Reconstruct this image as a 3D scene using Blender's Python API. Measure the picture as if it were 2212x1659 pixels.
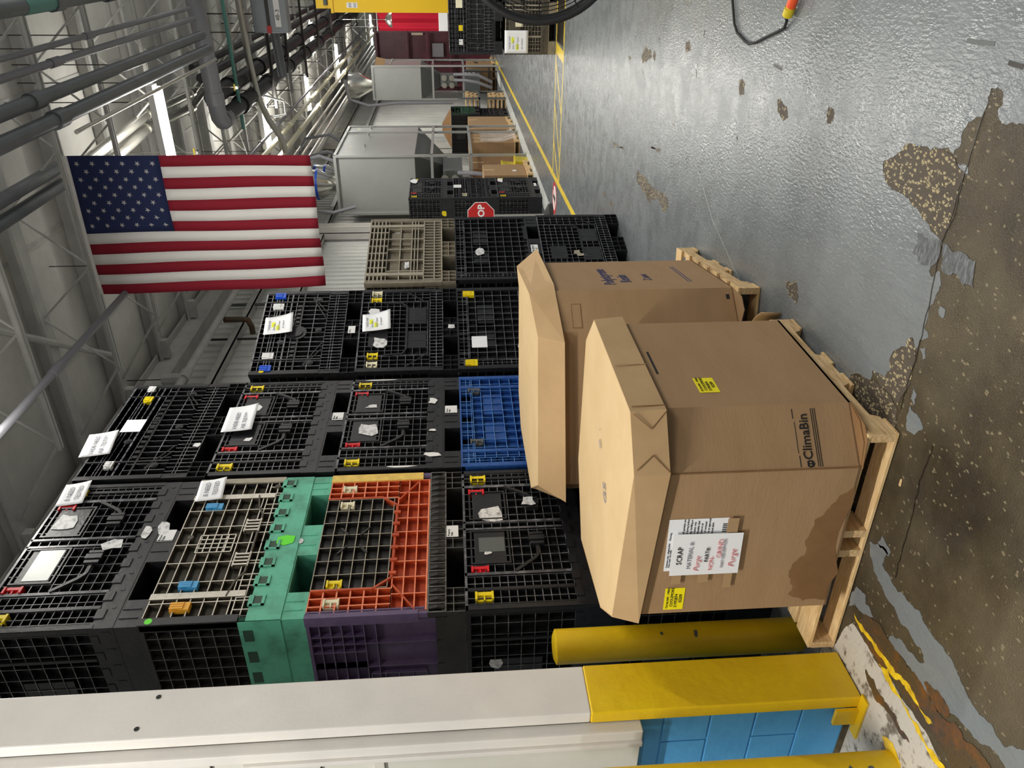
import bpy, bmesh, math, random
from mathutils import Vector, Matrix
random.seed(7)
PI = math.pi
sc = bpy.context.scene
for o in list(bpy.data.objects): bpy.data.objects.remove(o)
# ---------------------------------------------------------------- camera
th, pit, rol, CAMH, FPX = math.radians(30.1), math.radians(3.96), math.radians(1.66), 1.68, 1661.0
F = Vector((-math.sin(th)*math.cos(pit), math.cos(th)*math.cos(pit), -math.sin(pit)))
R0 = Vector((math.cos(th), math.sin(th), 0)); U0 = R0.cross(F)
Rv = R0*math.cos(rol) - U0*math.sin(rol); Uv = Rv.cross(F)
cam = bpy.data.cameras.new('camera'); co = bpy.data.objects.new('camera', cam); sc.collection.objects.link(co)
cam.sensor_fit = 'HORIZONTAL'; cam.sensor_width = 36.0; cam.lens = 36.0*FPX/2212.0
cam.clip_start = .05; cam.clip_end = 200
X, Y, Z = -Uv, Rv, -F
co.matrix_world = Matrix(((X.x, Y.x, Z.x, 0), (X.y, Y.y, Z.y, 0), (X.z, Y.z, Z.z, CAMH), (0, 0, 0, 1)))
sc.camera = co
# ---------------------------------------------------------------- light and exposure
sc.view_settings.view_transform = 'Standard'; sc.view_settings.look = 'None'
sc.view_settings.gamma = 1.0; sc.view_settings.use_curve_mapping = False
sc.view_settings.exposure = 0.28
w = bpy.data.worlds.new('hall'); sc.world = w; w.use_nodes = True
w.node_tree.nodes['Background'].inputs[0].default_value = (.95, .97, 1, 1)
w.node_tree.nodes['Background'].inputs[1].default_value = .22
LAMPS = []
def lamp(x, y, z, sx, sy, e, rot=(0, 0, 0), col=(1, .97, .9)):  # area light, used for lamp rows and for the added upward fill
    d = bpy.data.lights.new('tube_and_fill_light', 'AREA'); d.shape = 'RECTANGLE'; d.size = sx; d.size_y = sy; d.energy = e; d.color = col
    o = bpy.data.objects.new('tube_and_fill_light', d); o.location = (x, y, z); o.rotation_euler = rot; sc.collection.objects.link(o)
    LAMPS.append(o); return o
# rows of lamps of the hall outside the picture (fixtures are built below for the ones in view)
for x, y, e in ((-2.3, 5.25, 90), (-2.2, -.2, 190), (-2.2, -5.5, 140), (3.2, 11, 170), (3.2, 5.5, 150), (3.2, 0, 90), (3.2, 20, 260), (3.2, 30, 260)):
    lamp(x, y, 5.35, 2.4, .10, e)
    lamp(x, y, 4.95, 2.4, .40, e*(.75 if x > 0 else .3 if y < 0 else .12), (PI, 0, 0))       # added upward fill lights, unseen, to brighten the roof
# ---------------------------------------------------------------- helpers
def s2l(c):
    c = c/255.0
    return c/12.92 if c <= .04045 else ((c+.055)/1.055)**2.4
def rgb(*c): return (s2l(c[0]), s2l(c[1]), s2l(c[2]), 1)
def mat(name, c1, rough=.5, metal=0, c2=None, scale=6, bump=0, bscale=60, stretch=None, spec=.5, emit=0, detail=4, contrast=(.35, .65), coat=0):
    m = bpy.data.materials.new(name); m.use_nodes = True; nt = m.node_tree; N = nt.nodes; L = nt.links
    b = N['Principled BSDF']; b.inputs['Base Color'].default_value = c1; b.inputs['Roughness'].default_value = rough
    b.inputs['Metallic'].default_value = metal; b.inputs['Specular IOR Level'].default_value = spec
    if coat: b.inputs['Coat Weight'].default_value = coat; b.inputs['Coat Roughness'].default_value = .15
    if emit: b.inputs['Emission Color'].default_value = c1; b.inputs['Emission Strength'].default_value = emit
    if c2 or bump:
        tc = N.new('ShaderNodeTexCoord'); mp = N.new('ShaderNodeMapping'); L.new(tc.outputs['Object'], mp.inputs[0])
        if stretch: mp.inputs['Scale'].default_value = stretch
    if c2:
        n = N.new('ShaderNodeTexNoise'); n.inputs['Scale'].default_value = scale; n.inputs['Detail'].default_value = detail; n.inputs['Roughness'].default_value = .65
        L.new(mp.outputs[0], n.inputs['Vector'])
        r = N.new('ShaderNodeValToRGB'); r.color_ramp.elements[0].position = contrast[0]; r.color_ramp.elements[1].position = contrast[1]
        r.color_ramp.elements[0].color = c1; r.color_ramp.elements[1].color = c2
        L.new(n.outputs[0], r.inputs[0]); L.new(r.outputs[0], b.inputs['Base Color'])
    if bump:
        n2 = N.new('ShaderNodeTexNoise'); n2.inputs['Scale'].default_value = bscale; n2.inputs['Detail'].default_value = 3
        L.new(mp.outputs[0], n2.inputs['Vector'])
        bp = N.new('ShaderNodeBump'); bp.inputs['Strength'].default_value = bump; bp.inputs['Distance'].default_value = .01
        L.new(n2.outputs[0], bp.inputs['Height']); L.new(bp.outputs[0], b.inputs['Normal'])
    return m
M = {}
def defm(k, *a, **kw): M[k] = mat(k, *a, **kw)
defm('black', rgb(22, 23, 26), .4, c2=rgb(34, 35, 39), scale=9, bump=.15, bscale=40)
defm('blackwear_glare', rgb(74, 75, 79), .3, c2=rgb(150, 150, 156), scale=14, contrast=(.45, .75))  # rib fronts: real wear plus lamp glare painted into the pale tone
defm('black2', rgb(36, 34, 33), .5, c2=rgb(50, 48, 45), scale=9)
defm('black2wear_glare', rgb(94, 91, 88), .45, c2=rgb(125, 122, 116), scale=14, contrast=(.45, .75))  # scuffed rib fronts with caught light put into the colour
defm('brown', rgb(66, 60, 50), .6, c2=rgb(82, 76, 64), scale=8)  # pocket shade is partly put into this dark panel tone
defm('brownwear_lit', rgb(195, 188, 172), .4, c2=rgb(228, 222, 210), scale=14)  # worn beige rib edges, with the light on them painted in
defm('olive', rgb(118, 110, 95), .6, c2=rgb(140, 131, 113), scale=7)
defm('olivewear', rgb(150, 142, 124), .55, c2=rgb(170, 162, 146), scale=12)
defm('green', rgb(95, 185, 155), .5, c2=rgb(72, 140, 116), scale=7, contrast=(.45, .7), bump=.1)
defm('dgreen', rgb(35, 68, 52), .5, c2=rgb(45, 80, 62))
defm('blue', rgb(28, 70, 140), .45, c2=rgb(45, 92, 165), scale=8)
defm('bluewear_glare', rgb(72, 124, 195), .4, c2=rgb(130, 165, 210), scale=15, contrast=(.5, .75))  # blue rib fronts: wear, and the light they catch in the colour
defm('orange', rgb(205, 88, 45), .5, c2=rgb(170, 62, 28), scale=9)
defm('orangewear', rgb(235, 120, 75), .5, c2=rgb(240, 150, 115), scale=15)
defm('purple', rgb(88, 72, 108), .5, c2=rgb(105, 88, 122), scale=8)
defm('purplewear', rgb(112, 98, 130), .5)
defm('lyellow', rgb(240, 205, 100), .5, c2=rgb(215, 180, 90), scale=20)
defm('yel', rgb(240, 215, 20), .4)
defm('red', rgb(215, 25, 35), .4)
defm('latchblue', rgb(25, 85, 210), .4)
defm('latchsky', rgb(70, 160, 215), .4)
defm('latchorange', rgb(240, 175, 50), .4)
defm('white', rgb(235, 235, 235), .5)
defm('cream', rgb(232, 225, 195), .5)
defm('paper', rgb(240, 241, 244), .7)
defm('torn', rgb(228, 228, 228), .5, c2=rgb(135, 135, 138), scale=25, contrast=(.45, .7))
defm('hiyellow', rgb(235, 240, 60), .7)
defm('ylabel', rgb(248, 232, 20), .55)
defm('ink', rgb(25, 25, 25), .7)
defm('inkgrey', rgb(140, 140, 150), .7)
defm('inkred', rgb(200, 35, 50), .7)
defm('inkblue', rgb(45, 55, 105), .7)
defm('lime', rgb(100, 235, 40), .5)
defm('card', rgb(156, 125, 90), .85, c2=rgb(162, 131, 96), scale=3, stretch=(1, 1, 4), bump=.08, bscale=25)
defm('cardlid', rgb(198, 170, 126), .8, c2=rgb(204, 177, 134), scale=4, bump=.12, bscale=12)
defm('lidside', rgb(176, 145, 105), .8, c2=rgb(184, 153, 112), scale=4, bump=.15, bscale=10)  # darker copy of the lid colour for its sides; overhead light painted in
defm('cardcut', rgb(205, 170, 120), .85)
defm('cardwet', rgb(132, 98, 62), .8, c2=rgb(122, 88, 53), scale=8)
defm('tape', rgb(172, 142, 106), .3)
defm('wood', rgb(232, 202, 152), .75, c2=rgb(205, 168, 115), scale=5, stretch=(2, 14, 14), bump=.2, bscale=30)
defm('wood2', rgb(225, 196, 150), .75, c2=rgb(188, 152, 105), scale=5, stretch=(14, 2, 14), bump=.2, bscale=30)
defm('yelpaint', rgb(232, 196, 20), .38, c2=rgb(222, 182, 22), scale=3, bump=.25, bscale=18)
defm('whitepaint', rgb(226, 222, 216), .45, c2=rgb(214, 210, 206), scale=2, bump=.05)
defm('panel', rgb(215, 214, 205), .5, c2=rgb(205, 203, 192), scale=2)
defm('cmu', rgb(88, 168, 222), .5, c2=rgb(78, 156, 212), scale=4, bump=.2, bscale=25)
defm('grime', rgb(60, 50, 35), .8, c2=rgb(95, 85, 60), scale=20)
defm('steel', rgb(172, 174, 172), .38, metal=.35, c2=rgb(164, 166, 164), scale=1)
defm('steeldk', rgb(98, 102, 102), .55, metal=.3)
defm('chrome', rgb(205, 203, 195), .22, metal=.95)
defm('galv', rgb(190, 188, 180), .3, metal=.8)
defm('pipedk', rgb(92, 96, 100), .4, c2=rgb(104, 108, 112), scale=4)
defm('pipeblk', rgb(32, 33, 35), .5)
defm('pipegrey', rgb(130, 130, 136), .4)
defm('strutdk', rgb(60, 58, 56), .5, metal=.4)
defm('joist', rgb(190, 189, 184), .55, c2=rgb(172, 171, 168), scale=3)
defm('deck', rgb(205, 203, 196), .8, c2=rgb(192, 190, 184), scale=2, bump=.35, bscale=3)
defm('wallmetal', rgb(215, 216, 212), .35, c2=rgb(200, 201, 197), scale=1)
defm('flagred', rgb(168, 42, 64), .8); defm('flagwhite', rgb(238, 236, 234), .8); defm('flagblue', rgb(56, 66, 112), .8)
defm('stopred', rgb(190, 35, 35), .45)
defm('maroon', rgb(98, 42, 54), .4, c2=rgb(74, 32, 42))
defm('bannerred', rgb(215, 30, 60), .8)
defm('lineyel', rgb(235, 205, 50), .4, c2=rgb(215, 185, 60), scale=8)
defm('linewhite', rgb(205, 208, 205), .5, c2=rgb(165, 168, 165), scale=5)
defm('plasticyel', rgb(222, 200, 40), .5, c2=rgb(190, 170, 40), scale=10)
defm('tealpaint', rgb(95, 150, 140), .5)
defm('rubber', rgb(30, 30, 30), .7)
defm('cordorange', rgb(225, 85, 40), .5)
defm('tube', (1, .98, .93, 1), .5, emit=14)
defm('greybox', rgb(140, 146, 152), .45)
defm('yelbeam', rgb(240, 195, 25), .4)
defm('fanblade', rgb(185, 185, 185), .35, metal=.7)

def cloth_glow(k):
    nt = M[k].node_tree; N = nt.nodes; b = N['Principled BSDF']; t = N.new('ShaderNodeBsdfTranslucent'); mx = N.new('ShaderNodeMixShader'); mx.inputs[0].default_value = .45
    t.inputs[0].default_value = b.inputs['Base Color'].default_value; nt.links.new(b.outputs[0], mx.inputs[1]); nt.links.new(t.outputs[0], mx.inputs[2]); nt.links.new(mx.outputs[0], N['Material Output'].inputs[0])
for k in ('flagred', 'flagwhite', 'flagblue', 'bannerred'): cloth_glow(k)

class MB:
    def __init__(s): s.v = []; s.f = []; s.m = []
    def quadbox(s, P, m=0, fm=None):
        b = len(s.v); s.v += [tuple(p) for p in P]
        for i, q in enumerate(((0, 3, 2, 1), (4, 5, 6, 7), (0, 1, 5, 4), (1, 2, 6, 5), (2, 3, 7, 6), (3, 0, 4, 7))):
            s.f.append(tuple(b+k for k in q)); s.m.append(fm if (fm is not None and i == 2) else m)
    def box(s, x0, x1, y0, y1, z0, z1, m=0, fm=None):
        s.quadbox(((x0, y0, z0), (x1, y0, z0), (x1, y1, z0), (x0, y1, z0), (x0, y0, z1), (x1, y0, z1), (x1, y1, z1), (x0, y1, z1)), m, fm)
    def bar(s, a, b, w, h, m=0, up=(0, 0, 1)):
        a = Vector(a); b = Vector(b); d = (b-a).normalized(); u = Vector(up)
        if abs(d.dot(u)) > .95: u = Vector((0, 1, 0))
        r = d.cross(u).normalized()*w/2; u2 = r.cross(d).normalized()*h/2
        s.quadbox([a-r-u2, b-r-u2, b+r-u2, a+r-u2, a-r+u2, b-r+u2, b+r+u2, a+r+u2], m)
    def tube(s, pts, r, n=8, m=0, cap=True):
        pts = [Vector(p) for p in pts]; rings = []
        rr = r if isinstance(r, (list, tuple)) else [r]*len(pts)
        pu = None
        for i, p in enumerate(pts):
            d = (pts[min(i+1, len(pts)-1)]-pts[max(i-1, 0)]).normalized()
            if pu is None:
                u = Vector((0, 0, 1)) if abs(d.z) < .9 else Vector((1, 0, 0))
            else: u = pu
            a = d.cross(u)
            if a.length < 1e-4: a = d.cross(Vector((0, 1, 0)))
            a.normalize(); c = a.cross(d).normalized(); pu = c
            b = len(s.v); rings.append(b)
            for k in range(n):
                t = 2*PI*k/n; s.v.append(tuple(p+(a*math.cos(t)+c*math.sin(t))*rr[i]))
        for i in range(len(rings)-1):
            for k in range(n):
                s.f.append((rings[i]+k, rings[i]+(k+1) % n, rings[i+1]+(k+1) % n, rings[i+1]+k)); s.m.append(m)
        if cap:
            s.f.append(tuple(rings[0]+k for k in range(n))[::-1]); s.m.append(m)
            s.f.append(tuple(rings[-1]+k for k in range(n))); s.m.append(m)
    def prism(s, poly, z0, z1, m=0, top=None):
        n = len(poly); b = len(s.v)
        tp = top or poly
        s.v += [(p[0], p[1], z0 if len(p) < 3 else p[2]) for p in poly]+[(p[0], p[1], z1 if len(p) < 3 else p[2]) for p in tp]
        s.f.append(tuple(range(b, b+n))[::-1]); s.m.append(m); s.f.append(tuple(range(b+n, b+2*n))); s.m.append(m)
        for k in range(n):
            s.f.append((b+k, b+(k+1) % n, b+n+(k+1) % n, b+n+k)); s.m.append(m)
    def face(s, P, m=0):
        b = len(s.v); s.v += [tuple(p) for p in P]; s.f.append(tuple(range(b, b+len(P)))); s.m.append(m)
    def mesh(s, name, mats):
        me = bpy.data.meshes.new(name); me.from_pydata(s.v, [], s.f)
        for k in mats: me.materials.append(M[k])
        if len(mats) > 1: me.polygons.foreach_set('material_index', [min(x, len(mats)-1) for x in s.m])
        bm = bmesh.new(); bm.from_mesh(me); bmesh.ops.recalc_face_normals(bm, faces=bm.faces)
        ng = [f for f in bm.faces if len(f.verts) > 8]
        if ng: bmesh.ops.triangulate(bm, faces=ng)
        bm.to_mesh(me); bm.free(); me.update(); return me
def link(name, me, parent=None, loc=(0, 0, 0), rot=(0, 0, 0)):
    o = bpy.data.objects.new(name, me); sc.collection.objects.link(o); o.location = loc; o.rotation_euler = rot
    if parent: o.parent = parent
    return o
def B(mb, name, mats, parent=None, loc=(0, 0, 0), rot=(0, 0, 0), smooth=False, bevel=0):
    if isinstance(mats, str): mats = [mats]
    me = mb.mesh(name, mats); o = link(name, me, parent, loc, rot)
    if smooth:
        me.polygons.foreach_set('use_smooth', [True]*len(me.polygons))
        md = o.modifiers.new('e', 'EDGE_SPLIT'); md.split_angle = math.radians(40)
    if bevel:
        md = o.modifiers.new('b', 'BEVEL'); md.width = bevel; md.segments = 2; md.limit_method = 'ANGLE'
    return o
def tag(o, label, cat, group=None):
    o['label'] = label; o['category'] = cat
    if group: o['group'] = group
    return o
def struct(o): o['kind'] = 'structure'; return o
def empty(name, loc, rz=0, label=None, cat=None, group=None):
    o = bpy.data.objects.new(name, None); sc.collection.objects.link(o); o.location = loc; o.rotation_euler = (0, 0, rz); o.empty_display_size = .1
    if label: tag(o, label, cat, group)
    return o
def text(s, size, m, parent, loc, rot=(PI/2, 0, 0), name='lettering', ax='LEFT', shear=0, bold=0, sx=1.0, space=1.0):
    c = bpy.data.curves.new(name, 'FONT'); c.body = s; c.size = size; c.align_x = ax; c.shear = shear; c.offset = bold; c.extrude = .0004
    c.space_line = space; c.materials.append(M[m]); c.resolution_u = 2
    o = link(name, c, parent, loc, rot); o.scale = (sx, 1, 1); return o
def rag(poly, amp, it=3, seed=1):
    r = random.Random(seed); P = list(poly)
    for k in range(it):
        Q = []
        for i, p in enumerate(P):
            q = P[(i+1) % len(P)]; L = math.hypot(q[0]-p[0], q[1]-p[1]); Q.append(p)
            if L > .012 and L < 1.0:
                t = r.uniform(-1, 1)*L*amp
                Q.append(((p[0]+q[0])/2-(q[1]-p[1])/L*t, (p[1]+q[1])/2+(q[0]-p[0])/L*t))
        P = Q
    return P
# outlines of floor paint areas in metres
EDGE= [(-0.386, 2.414), (-0.438, 2.41), (-0.474, 2.42), (-0.498, 2.474), (-0.537, 2.491), (-0.578, 2.482), (-0.609, 2.505), (-0.607, 2.574), (-0.612, 2.613), (-0.629, 2.639), (-0.629, 2.706), (-0.632, 2.758), (-0.641, 2.793), (-0.677, 2.823), (-0.706, 2.859), (-0.732, 2.914), (-0.782, 2.889), (-0.806, 2.85), (-0.814, 2.769), (-0.812, 2.689), (-0.841, 2.596), (-0.86, 2.527), (-0.88, 2.466), (-0.89, 2.426), (-0.94, 2.428), (-1.007, 2.451), (-1.015, 2.418), (-0.983, 2.392), (-1.022, 2.365), (-1.069, 2.376), (-1.127, 2.389), (-1.194, 2.384), (-1.218, 2.342), (-1.249, 2.385), (-1.291, 2.395), (-1.26, 2.434), (-1.287, 2.46), (-1.309, 2.449), (-1.344, 2.497), (-1.4, 2.529), (-1.435, 2.502), (-1.485, 2.529), (-1.497, 2.615), (-1.542, 2.611), (-1.604, 2.76), (-1.682, 2.731)]
EDGE2= [(-0.386, 2.414), (-0.378, 2.385), (-0.395, 2.348), (-0.425, 2.338), (-0.441, 2.352), (-0.466, 2.327), (-0.462, 2.275), (-0.455, 2.222), (-0.449, 2.161)]
AGG1= [(-0.632, 2.758), (-0.641, 2.793), (-0.677, 2.823), (-0.706, 2.859), (-0.732, 2.914), (-0.782, 2.889), (-0.806, 2.85), (-0.814, 2.769), (-0.812, 2.689), (-0.841, 2.596), (-0.86, 2.527), (-0.88, 2.466), (-0.89, 2.426), (-0.831, 2.416), (-0.754, 2.416), (-0.695, 2.421), (-0.65, 2.419), (-0.639, 2.463), (-0.616, 2.488), (-0.607, 2.574), (-0.612, 2.613), (-0.629, 2.639), (-0.629, 2.706)]
AGG2= [(-1.287, 2.46), (-1.309, 2.449), (-1.344, 2.497), (-1.4, 2.529), (-1.435, 2.502), (-1.485, 2.529), (-1.497, 2.615), (-1.529, 2.543), (-1.535, 2.399), (-1.451, 2.376), (-1.327, 2.376), (-1.291, 2.395), (-1.26, 2.434)]
AGG3= [(-1.609, 2.758), (-1.546, 2.609), (-1.528, 2.507), (-1.55, 2.391), (-1.692, 2.387), (-1.674, 2.506), (-1.672, 2.623), (-1.682, 2.731)]
SCUFF= [(-0.906, 2.578), (-0.893, 2.481), (-0.89, 2.426), (-0.942, 2.413), (-0.98, 2.436), (-1.002, 2.513), (-0.984, 2.569)]
SCUFF2= [(-0.895, 2.417), (-0.883, 2.297), (-0.883, 2.236), (-0.97, 2.202), (-0.979, 2.26), (-0.979, 2.38)]
BLUEP= [[(-1.492, 2.33), (-1.503, 2.254), (-1.521, 2.222), (-1.57, 2.251), (-1.586, 2.306), (-1.541, 2.329)], [(-1.415, 2.347), (-1.434, 2.313), (-1.478, 2.306), (-1.466, 2.336)], [(-1.09, 2.336), (-1.091, 2.301), (-1.12, 2.3), (-1.117, 2.33)], [(-0.633, 2.466), (-0.627, 2.413), (-0.649, 2.401), (-0.658, 2.434)], [(-1.275, 2.372), (-1.254, 2.341), (-1.291, 2.326), (-1.303, 2.339)]]
BAND= [(-2.146, 2.314), (-2.11, 2.26), (-2.095, 2.182), (-2.165, 2.197), (-2.179, 2.105), (-2.163, 2.032), (-2.161, 1.987), (-2.157, 1.869), (-2.148, 1.764), (-2.16, 1.692), (-2.189, 1.602), (-2.196, 1.55), (-2.174, 1.47), (-2.182, 1.4), (-2.137, 1.362), (-2.099, 1.342), (-2.168, 1.306), (-2.246, 1.356), (-2.233, 1.406), (-2.257, 1.46), (-2.289, 1.513), (-2.302, 1.579), (-2.326, 1.631), (-2.31, 1.679), (-2.347, 1.771), (-2.363, 1.72), (-2.426, 1.688), (-2.426, 1.759), (-2.403, 1.816), (-2.382, 1.857), (-2.384, 1.918), (-2.41, 2.003), (-2.399, 2.026), (-2.336, 1.975), (-2.328, 1.9), (-2.287, 1.817), (-2.259, 1.86), (-2.262, 1.934), (-2.273, 2.007), (-2.258, 2.081), (-2.242, 2.158), (-2.234, 2.233)]
BAND2= [(-2.389, 2.305), (-2.37, 2.238), (-2.402, 2.221), (-2.393, 2.188), (-2.408, 2.144), (-2.456, 2.213), (-2.468, 2.285), (-2.526, 2.316), (-2.47, 2.324)]
BAND3= [(-2.058, 2.252), (-2.077, 2.174), (-2.102, 2.178), (-2.114, 2.24), (-2.102, 2.264)]
WHITE= [(-3.337, 2.772), (-2.986, 2.548), (-2.788, 2.334), (-2.64, 2.3), (-2.561, 2.258), (-2.554, 2.107), (-2.532, 1.94), (-2.52, 1.786), (-2.523, 1.637), (-2.537, 1.548), (-3.6, 2.243), (-3.549, 2.547)]
YEL= [[(-2.51, 2.264), (-2.505, 2.188), (-2.495, 2.1), (-2.486, 2.016), (-2.479, 1.968), (-2.447, 1.823), (-2.444, 1.692), (-2.447, 1.677), (-2.474, 1.706), (-2.474, 1.825), (-2.482, 1.9), (-2.506, 2.023), (-2.524, 2.159)], [(-2.545, 2.029), (-2.507, 1.971), (-2.535, 1.922), (-2.54, 1.838), (-2.528, 1.736), (-2.522, 1.569), (-2.526, 1.54), (-2.558, 1.577), (-2.556, 1.677), (-2.555, 1.783), (-2.56, 1.893), (-2.556, 1.98)], [(-2.789, 1.878), (-2.756, 1.826), (-2.769, 1.753), (-2.801, 1.72), (-2.834, 1.769), (-2.806, 1.852)]]
BROWN= [[(-2.535, 2.251), (-2.443, 2.201), (-2.397, 2.078), (-2.401, 1.974), (-2.382, 1.857), (-2.375, 1.757), (-2.333, 1.602), (-2.311, 1.49), (-2.31, 1.398), (-2.493, 1.518), (-2.482, 1.659), (-2.506, 1.793), (-2.525, 1.944), (-2.546, 2.111)], [(-2.654, 2.093), (-2.639, 2.027), (-2.647, 1.951), (-2.629, 1.858), (-2.643, 1.738), (-2.667, 1.773), (-2.675, 1.902), (-2.691, 2.037)], [(-2.351, 1.784), (-2.314, 1.718), (-2.326, 1.631), (-2.361, 1.639), (-2.381, 1.725)]]
CHIPS= [[(-1.804, 6.94), (-1.785, 6.711), (-1.798, 6.53), (-1.796, 6.248), (-1.759, 6.043), (-1.751, 5.839), (-1.791, 5.801), (-1.864, 5.871), (-1.874, 5.971), (-1.837, 6.095), (-1.875, 6.259), (-1.913, 6.58), (-1.924, 6.863), (-1.863, 6.943)], [(-0.781, 7.042), (-0.786, 6.825), (-0.831, 6.783), (-0.904, 6.964), (-0.932, 7.102), (-0.876, 7.151)], [(-0.776, 6.738), (-0.797, 6.662), (-0.846, 6.672), (-0.836, 6.744)], [(-0.617, 5.833), (-0.611, 5.736), (-0.656, 5.699), (-0.683, 5.82)], [(-0.916, 7.71), (-0.933, 7.575), (-0.956, 7.577), (-0.962, 7.673)], [(-0.993, 7.015), (-1.028, 6.97), (-1.044, 7.003)], [(-0.764, 5.506), (-0.783, 5.472), (-0.811, 5.491)], [(-1.827, 8.116), (-1.793, 7.852), (-1.743, 7.549), (-1.773, 7.599), (-1.811, 7.845)], [(-1.515, 6.556), (-1.481, 6.385), (-1.447, 6.181), (-1.489, 6.382)], [(-1.188, 5.941), (-1.196, 5.908), (-1.213, 5.923)], [(-1.256, 7.119), (-1.273, 7.091), (-1.29, 7.126)], [(-1.633, 8.088), (-1.651, 8.046), (-1.676, 8.091)], [(-0.989, 4.553), (-1.002, 4.525), (-1.017, 4.533)], [(-0.658, 6.614), (-0.673, 6.582), (-0.691, 6.617)], [(-2.433, 8.489), (-2.41, 8.258), (-2.467, 8.354)], [(-2.401, 8.032), (-2.399, 7.886), (-2.455, 7.937), (-2.471, 8.08)], [(-0.7, 4.047), (-0.71, 3.917), (-0.758, 3.876), (-0.784, 3.93), (-0.752, 4.021)], [(-0.634, 3.47), (-0.639, 3.41), (-0.68, 3.399), (-0.699, 3.437), (-0.67, 3.471)], [(-1.492, 3.532), (-1.445, 3.436), (-1.504, 3.372), (-1.543, 3.376), (-1.548, 3.474), (-1.521, 3.53)], [(-0.692, 4.643), (-0.697, 4.545), (-0.757, 4.531), (-0.774, 4.587)]]
JOINT1 = [(-0.458, 2.41), (-0.65, 2.419), (-0.797, 2.407), (-0.89, 2.426), (-0.961, 2.418), (-1.153, 2.39), (-1.299, 2.375), (-1.451, 2.376), (-1.561, 2.377)]
JOINT2 = [(-1.549, 2.142), (-1.703, 2.148), (-1.863, 2.124), (-2.065, 2.114), (-2.161, 2.098)]
JOINT3 = [(-1.299, 5.309), (-1.566, 4.755), (-1.842, 3.764)]
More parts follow.
